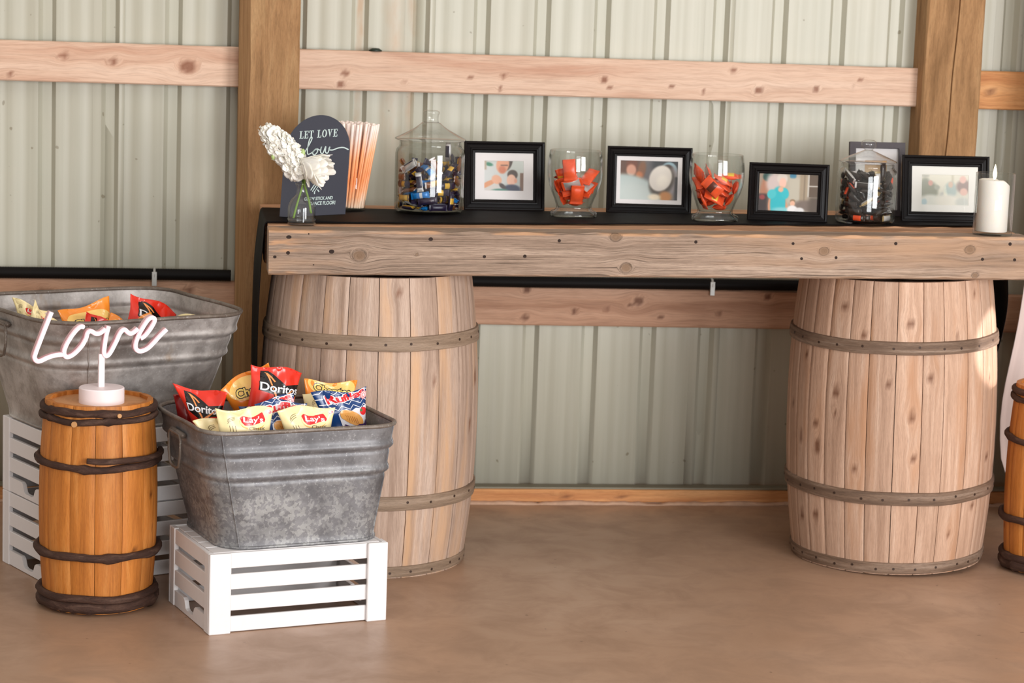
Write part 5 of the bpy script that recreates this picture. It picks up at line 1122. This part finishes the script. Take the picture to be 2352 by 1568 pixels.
picture_frame('black frame with ivory mount and faded group photo behind the candle', (2.706, -.640, 1.053), (2.984, -.672, 1.056), .213, 10, .034, 0, (.15, .18, .86, .85),
    [('r', -.1, -.1, 1.1, .5, (222, 218, 200), .2), ('r', .0, .02, .16, .07, (176, 176, 164), .03), ('e', .08, .45, .12, .35, 0, (150, 152, 136), .3), ('e', .2, .55, .15, .3, 0, (148, 150, 132), .3), ('e', .19, .28, .05, .09, 0, (206, 160, 146), .3), ('e', .33, .42, .06, .08, 0, (170, 172, 158), .4), ('e', .2, .88, .24, .22, 0, (216, 216, 204), .3), ('e', .06, .9, .06, .1, 0, (176, 196, 198), .4),
     ('r', .64, -.1, .68, .6, (196, 190, 168), .03), ('e', .62, .5, .13, .26, 0, (176, 190, 184), .3), ('e', .62, .32, .05, .1, 0, (210, 186, 166), .3), ('e', .45, .68, .06, .1, 0, (186, 188, 180), .5), ('e', .9, .38, .16, .22, 0, (158, 140, 132), .3), ('e', .88, .15, .07, .12, 0, (226, 188, 174), .3), ('e', .9, .55, .08, .12, 0, (222, 184, 168), .3), ('e', .55, .85, .25, .2, 0, (226, 222, 208), .4), ('e', .88, .9, .15, .15, 0, (196, 198, 188), .4)],
    (212, 210, 194), M_FRAME, M_MAT2, 0)

# ------------------------------------------------------------------ snack bags
def film(name, col, rough=.26): return plain(name, col, rough, 0., var=.05, scale=25, spec=.6)
K = dict(red=film('red_bag_film', (226, 50, 32)), dred=film('dark_red_bag_film', (130, 20, 18)), orange=film('orange_bag_film', (246, 146, 48)), cream=film('cream_yellow_bag_film', (250, 229, 172), .36),
         navy=film('navy_bag_film', (20, 58, 112)), black=film('black_print', (22, 14, 14)), white=film('white_print', (238, 234, 236)), orl=film('orange_line_print', (244, 150, 84)), yel=film('yellow_lettering', (252, 226, 120)),
         blue=film('blue_print', (30, 104, 168)), glow=film('pale_yellow_print', (250, 208, 118)), redp=film('red_lettering', (222, 40, 44)), grey=film('pale_grey_print', (222, 218, 222)), chip=film('chip_print', (226, 160, 84)), chipd=film('chip_ridge_print', (190, 118, 54)),
         purple=film('purple_print', (66, 40, 92)), brown=film('brown_lettering', (92, 62, 22)), sun=film('sun_print', (250, 196, 92)), pink=film('pink_badge_print', (236, 140, 140)), leaf=film('green_print', (80, 120, 60)))
MATS = list(K.values()); IX = {k_: i for i, k_ in enumerate(K)}
def art(kind, w, h, ty=0.):
    """print of a bag front in metres: x from the left edge, y measured down from the top seam"""
    L = []
    def pg(P, m): L.append(poly([(x*w, y*h) for x, y in P], IX[m]))
    def el(cx, cy, rx, ry, m, rot=0., **k_): L.append(ellipse(cx*w, cy*h, rx*w, ry*h, IX[m], rot, **k_))
    def tx(s, x0, yb, ww, hh, m, off=0., shear=0., rot=0., sp=1., arc=0.):      # yb = baseline, measured down
        P, F, mm = word(s, 0, 0, ww*w, hh*h, IX[m], shear, off, 0, sp, arc*h); c, sn = math.cos(rot), math.sin(rot)
        L.append(([(x0*w+x*c+y*sn, yb*h-(-x*sn+y*c)) for x, y in P], F, mm))
    def st(P, wd, m, sm=1): L.append(stroke([(x*w, y*h) for x, y in P], wd*w, IX[m], sm))
    if kind == 'dor':
        pg([(.18, .05), (.31, .05), (.66, .22), (.99, .185), (.99, .35), (.72, .37), (.53, .475), (.44, .36), (.14, .33), (.17, .18), (.30, .19)], 'black')
        pg([(.24, .065), (.30, .08), (.47, .19), (.44, .2)], 'orl'); pg([(.27, .09), (.30, .09), (.54, .42), (.53, .46)], 'orl')
        tx('Doritos', .17, .325, .80, .105, 'black', .075, sp=.98); tx('Doritos', .17, .325, .80, .105, 'white', .018, sp=.98)
        pg([(.52, .465), (.54, .40), (.84, .265), (.80, .30)], 'orl'); pg([(.43, .33), (.47, .33), (.535, .44), (.525, .466)], 'orl')
        tx('FROMAGE', .74, .405, .19, .022, 'white', .01); tx('NACHO', .70, .455, .25, .038, 'white', .03); tx('CHEESE', .79, .49, .16, .022, 'white', .01)
        el(.68, .437, .028, .018, 'white'); el(.68, .437, .016, .010, 'red')
        pg([(.25, .62), (.55, .52), (.62, .80), (.3, .9)], 'orl'); pg([(.29, .64), (.53, .56), (.58, .78), (.33, .86)], 'sun')
    elif kind == 'che':
        el(.53, .20+ty, .46, .15, 'glow', .12); 
        tx('Cheetos', .20, .25+ty, .66, .105, 'black', .09, .12, .14, .92); tx('Cheetos', .20, .25+ty, .66, .105, 'yel', .022, .12, .14, .92)
        tx('Puffs', .40, .34+ty, .34, .062, 'blue', .04, .1, .12); tx('Soufflés', .44, .42+ty, .46, .062, 'blue', .04, .1, .12)
        el(.62, .70+ty, .56, .20, 'blue', .25)
        for (x, y, r) in ((.45, .62, .4), (.66, .56, 1.6), (.85, .60, .2), (.6, .76, .9), (.82, .80, 2.2), (.35, .78, .2)):
            c, s_ = math.cos(r), math.sin(r); st([(x-.07*c, y+ty-.05*s_), (x, y+ty+.012), (x+.07*c, y+ty-.05*s_)], .075, 'orange', 4)
    elif kind == 'ruf':
        for j in range(4):
            y0 = -.005+.075*j
            st([(-.05+.04*j, y0+.05), (.12+.03*j, y0+.05), (.20, y0), (.36, y0+.06), (.44, y0), (.60, y0+.06), (.68, y0), (.84, y0+.06), (.92, y0), (1.06, y0+.06)], .012, 'white')
        pg([(.34, .34), (.42, .28), (.52, .27), (.60, .31), (.72, .27), (.86, .29), (.92, .25), (1.0, .25), (1.0, .62), (.40, .62)], 'grey')
        el(.90, .335, .10, .060, 'redp'); el(.84, .315, .035, .022, 'leaf')
        el(.62, .415, .27, .10, 'chip', .42); el(.47, .36, .10, .075, 'chip', .2)
        for q in range(6): st([(.47+.045*q, .355+.012*q), (.50+.045*q, .395+.02*q), (.50+.05*q, .44+.017*q)], .008, 'chipd', 4)
        pg([(.44, .50), (.52, .53), (.62, .545), (.74, .52), (.90, .52), (.95, .46), (1.0, .48), (1.0, 1.), (0, 1.), (0, .62), (.38, .6)], 'purple')
        for q in range(5): st([(.45+.12*q, .60), (.50+.12*q, .545), (.55+.12*q, .60)], .012, 'white')
        tx('Ruffles', .22, .19, .74, .105, 'white', .105, .0, -.16, .9); tx('Ruffles', .22, .19, .74, .105, 'redp', .03, .0, -.16, .9)
        el(.93, .10, .075, .055, 'pink'); el(.93, .10, .055, .040, 'white'); el(.93, .10, .045, .033, 'pink'); el(.93, .10, .022, .017, 'white')
    elif kind == 'lay':
        el(.62, .205, .22, .085, 'sun'); el(.62, .185, .235, .085, 'cream')
        pg([(.40, .13), (.44, .105), (.52, .12), (.62, .125), (.72, .11), (.80, .085), (.82, .10), (.86, .165), (.84, .195), (.74, .205), (.62, .225), (.52, .235), (.47, .23), (.42, .19)], 'redp')
        tx("Lay's", .45, .205, .36, .088, 'white', .02, .0, .06)
        tx('Classic', .54, .292, .30, .046, 'brown', .004)
        for q in range(3): st([(.17, .205-.025*q), (.22, .165-.025*q), (.31, .145-.02*q)], .006, 'brown', 3)
        for q in range(3): st([(.20+.05*q, .235), (.215+.05*q, .315)], .008, 'brown')
        el(.94, .065, .05, .03, 'white'); el(.94, .065, .04, .024, 'pink'); el(.92, .06, .018, .014, 'white')
    return L
BASE = dict(dor='red', che='orange', ruf='navy', lay='cream', chi='dred')
def snack_bag(kind, label, TL, TR, lean, h=.20, w=None, T=.026, seed=0, ty=0., bend=.0, group=None, tl=0., tr=0.):
    TL, TR = Vector(TL), Vector(TR); x = (TR-TL).normalized(); w = w or (TR-TL).length
    nv = x.cross(Vector((0, 0, 1))).normalized()                     # horizontal normal, towards the viewer
    dv = -(Vector((0, 0, 1))-x*x.z).normalized(); a = math.radians(lean); d = dv*math.cos(a)+nv*math.sin(a); N = d.cross(x).normalized()
    if N.dot(nv) < 0: N = -N
    t = bpy.data.objects.new('snack_bag', None); t.empty_display_size = .05; COL.objects.link(t)
    t.matrix_world = Matrix(((x.x, -N.x, -d.x, TL.x), (x.y, -N.y, -d.y, TL.y), (x.z, -N.z, -d.z, TL.z), (0, 0, 0, 1)))      # local: x right, y into the bag, z up; origin upper left corner
    tag(t, label, 'snack bag', group)
    def S(u, v, l=0., side=1):                                       # u, v in metres from the left edge and down from the top
        p = u/w; q = v/h; p_ = min(1, max(0, p)); q_ = min(1, max(0, q))
        e = (1-abs(2*p_-1)**2.6)**.75 if abs(2*p_-1) < 1 else 0
        f = smoothstep(.02, .34, q_)*smoothstep(.0, .30, 1-q_)
        wr = noise.noise(Vector((p*3.5+seed*3.1, q*5, seed)))*.0040*smoothstep(0, .12, q_)+noise.noise(Vector((p*9+seed, q*4, seed*2.)))*.0016
        cr = (.0050*math.sin(p*16+seed)*math.exp(-((q-.13)/.08)**2))*e
        edge = .010*(1-abs(2*q_-1)**2)*(1 if p > .5 else -1)*-(abs(2*p_-1)**3)
        n_ = T*e*f+(wr*e+cr)*(1 if side > 0 else .6)
        bow = bend*((p-.5)*2)**2*w+.010*math.sin(p*5+seed*1.7)*(1-smoothstep(0, .3, q))
        tv = min(v, .13); u = u+tl*tv*(1-p)-tr*tv*p
        return Vector((u+edge, -(side*n_)-bow*1.0-(l if side > 0 else 0), -v-.006*math.sin(p*6.5+seed*2.3)*(1-smoothstep(0, .25, q))))
    nu, nv_ = 26, 30; V = []; F = []
    for side in (1, -1):
        for j in range(nv_+1):
            for i in range(nu+1):
                V.append(S(w*i/nu, h*(j/nv_), 0, side)-Vector((0, .0002*side, 0)))
    m = (nu+1)*(nv_+1)
    for j in range(nv_):
        for i in range(nu):
            a0 = j*(nu+1)+i; F.append((a0, a0+nu+1, a0+nu+2, a0+1)); F.append((m+a0, m+a0+1, m+a0+nu+2, m+a0+nu+1))
    for i in range(nu): F.append((i, i+1, m+i+1, m+i)); b0 = nv_*(nu+1); F.append((b0+i, m+b0+i, m+b0+i+1, b0+i+1))
    for j in range(nv_): a0 = j*(nu+1); F.append((a0, m+a0, m+a0+nu+1, a0+nu+1)); a0 += nu; F.append((a0, a0+nu+1, m+a0+nu+1, m+a0))
    fix_normals(mesh('bag', V, F, K[BASE[kind]], t, True))
    L = art(kind, w, h, ty)
    if L: lay('print', L, MATS, t, lambda u, v, l: S(u, v, l, 1), .0055, clip=(.0005, .0005, w-.0005, h-.0005), step=.0005)
    return t
FW = 'snack bags in the front washtub'
snack_bag('che', 'orange cheese puff bag tilted left, rear left of the front washtub', (.549, -1.284, .603), (.670, -1.248, .667), 4, .20, .160, seed=1)
snack_bag('che', 'orange cheese puff bag upright at the rear right of the front washtub', (.793, -1.205, .614), (.947, -1.158, .605), 2, .20, .160, seed=2, ty=-.115)
snack_bag('dor', 'tallest red tortilla chip bag standing in the middle of the front washtub', (.640, -1.341, .684), (.785, -1.296, .655), 4, .205, .154, seed=3, bend=-.02)
snack_bag('chi', 'dark red bag half hidden at the left end of the front washtub', (.420, -1.347, .597), (.545, -1.290, .572), 2, .16, .130, seed=4, tl=.3)
snack_bag('dor', 'red tortilla chip bag leaning at the left of the front washtub', (.421, -1.408, .634), (.571, -1.446, .616), 2, .18, .156, seed=5, tl=.62)
snack_bag('lay', 'pale yellow bag mostly hidden behind the right navy bag', (.788, -1.263, .590), (.910, -1.226, .586), 2, .19, .14, seed=6)
snack_bag('ruf', 'navy ridged chip bag with chip picture at the right of the front washtub', (.803, -1.395, .611), (.963, -1.346, .620), 2, .185, .168, seed=7, T=.020, tl=.3)
snack_bag('ruf', 'navy ridged chip bag between the red and the yellow bags', (.597, -1.501, .590), (.753, -1.453, .618), 6, .185, .165, seed=8, T=.018)
snack_bag('ruf', 'low navy and purple bag showing between the two yellow bags', (.640, -1.540, .612), (.790, -1.494, .608), 2, .18, .15, seed=9, T=.010)
snack_bag('lay', 'pale yellow bag half hidden at the left front corner of the front washtub', (.478, -1.572, .557), (.631, -1.535, .594), 0, .17, .160, seed=10, T=.018, tl=.3)
snack_bag('lay', 'pale yellow classic chip bag in front at the left of the tub rim', (.534, -1.625, .610), (.696, -1.577, .602), -5, .19, .168, seed=11, T=.022, tl=.12)
snack_bag('lay', 'pale yellow classic chip bag in front at the right of the tub rim', (.698, -1.575, .600), (.864, -1.526, .600), -5, .19, .170, seed=12, T=.022, tl=.3)
snack_bag('che', 'orange cheese puff bag with blue print in the big rear washtub', (.087, -.956, .765), (.232, -.875, .800), 10, .19, .165, seed=13, ty=.04)
snack_bag('dor', 'dark red tortilla chip bag slanting in the right of the big rear washtub', (.298, -.805, .808), (.442, -.725, .731), 14, .20, .17, seed=14)
snack_bag('lay', 'pale yellow bag along the left wall of the big rear washtub', (-.045, -.945, .806), (.045, -.975, .775), 0, .11, .12, seed=15, T=.014, tl=.5)
snack_bag('lay', 'pale yellow bag with a raised corner at the left of the big rear washtub', (.016, -1.000, .806), (.084, -.960, .734), 0, .11, .12, seed=16, T=.014, tl=.5)
snack_bag('dor', 'small red corner of a bag in front of the rear orange bag', (.175, -.987, .778), (.262, -.940, .714), 4, .15, .12, seed=17, T=.016)
snack_bag('che', 'orange bag corner behind the word sign in the rear washtub', (.239, -.915, .758), (.32, -.870, .692), 4, .15, .13, seed=18, T=.016)
snack_bag('che', 'orange bag tip beside the sign letter e in the rear washtub', (.256, -.976, .705), (.354, -.922, .762), 4, .15, .13, seed=19, T=.016)
snack_bag('lay', 'flat pale yellow bag lying at the right of the big rear washtub', (.410, -.835, .741), (.530, -.770, .738), 8, .17, .14, seed=20, T=.018)
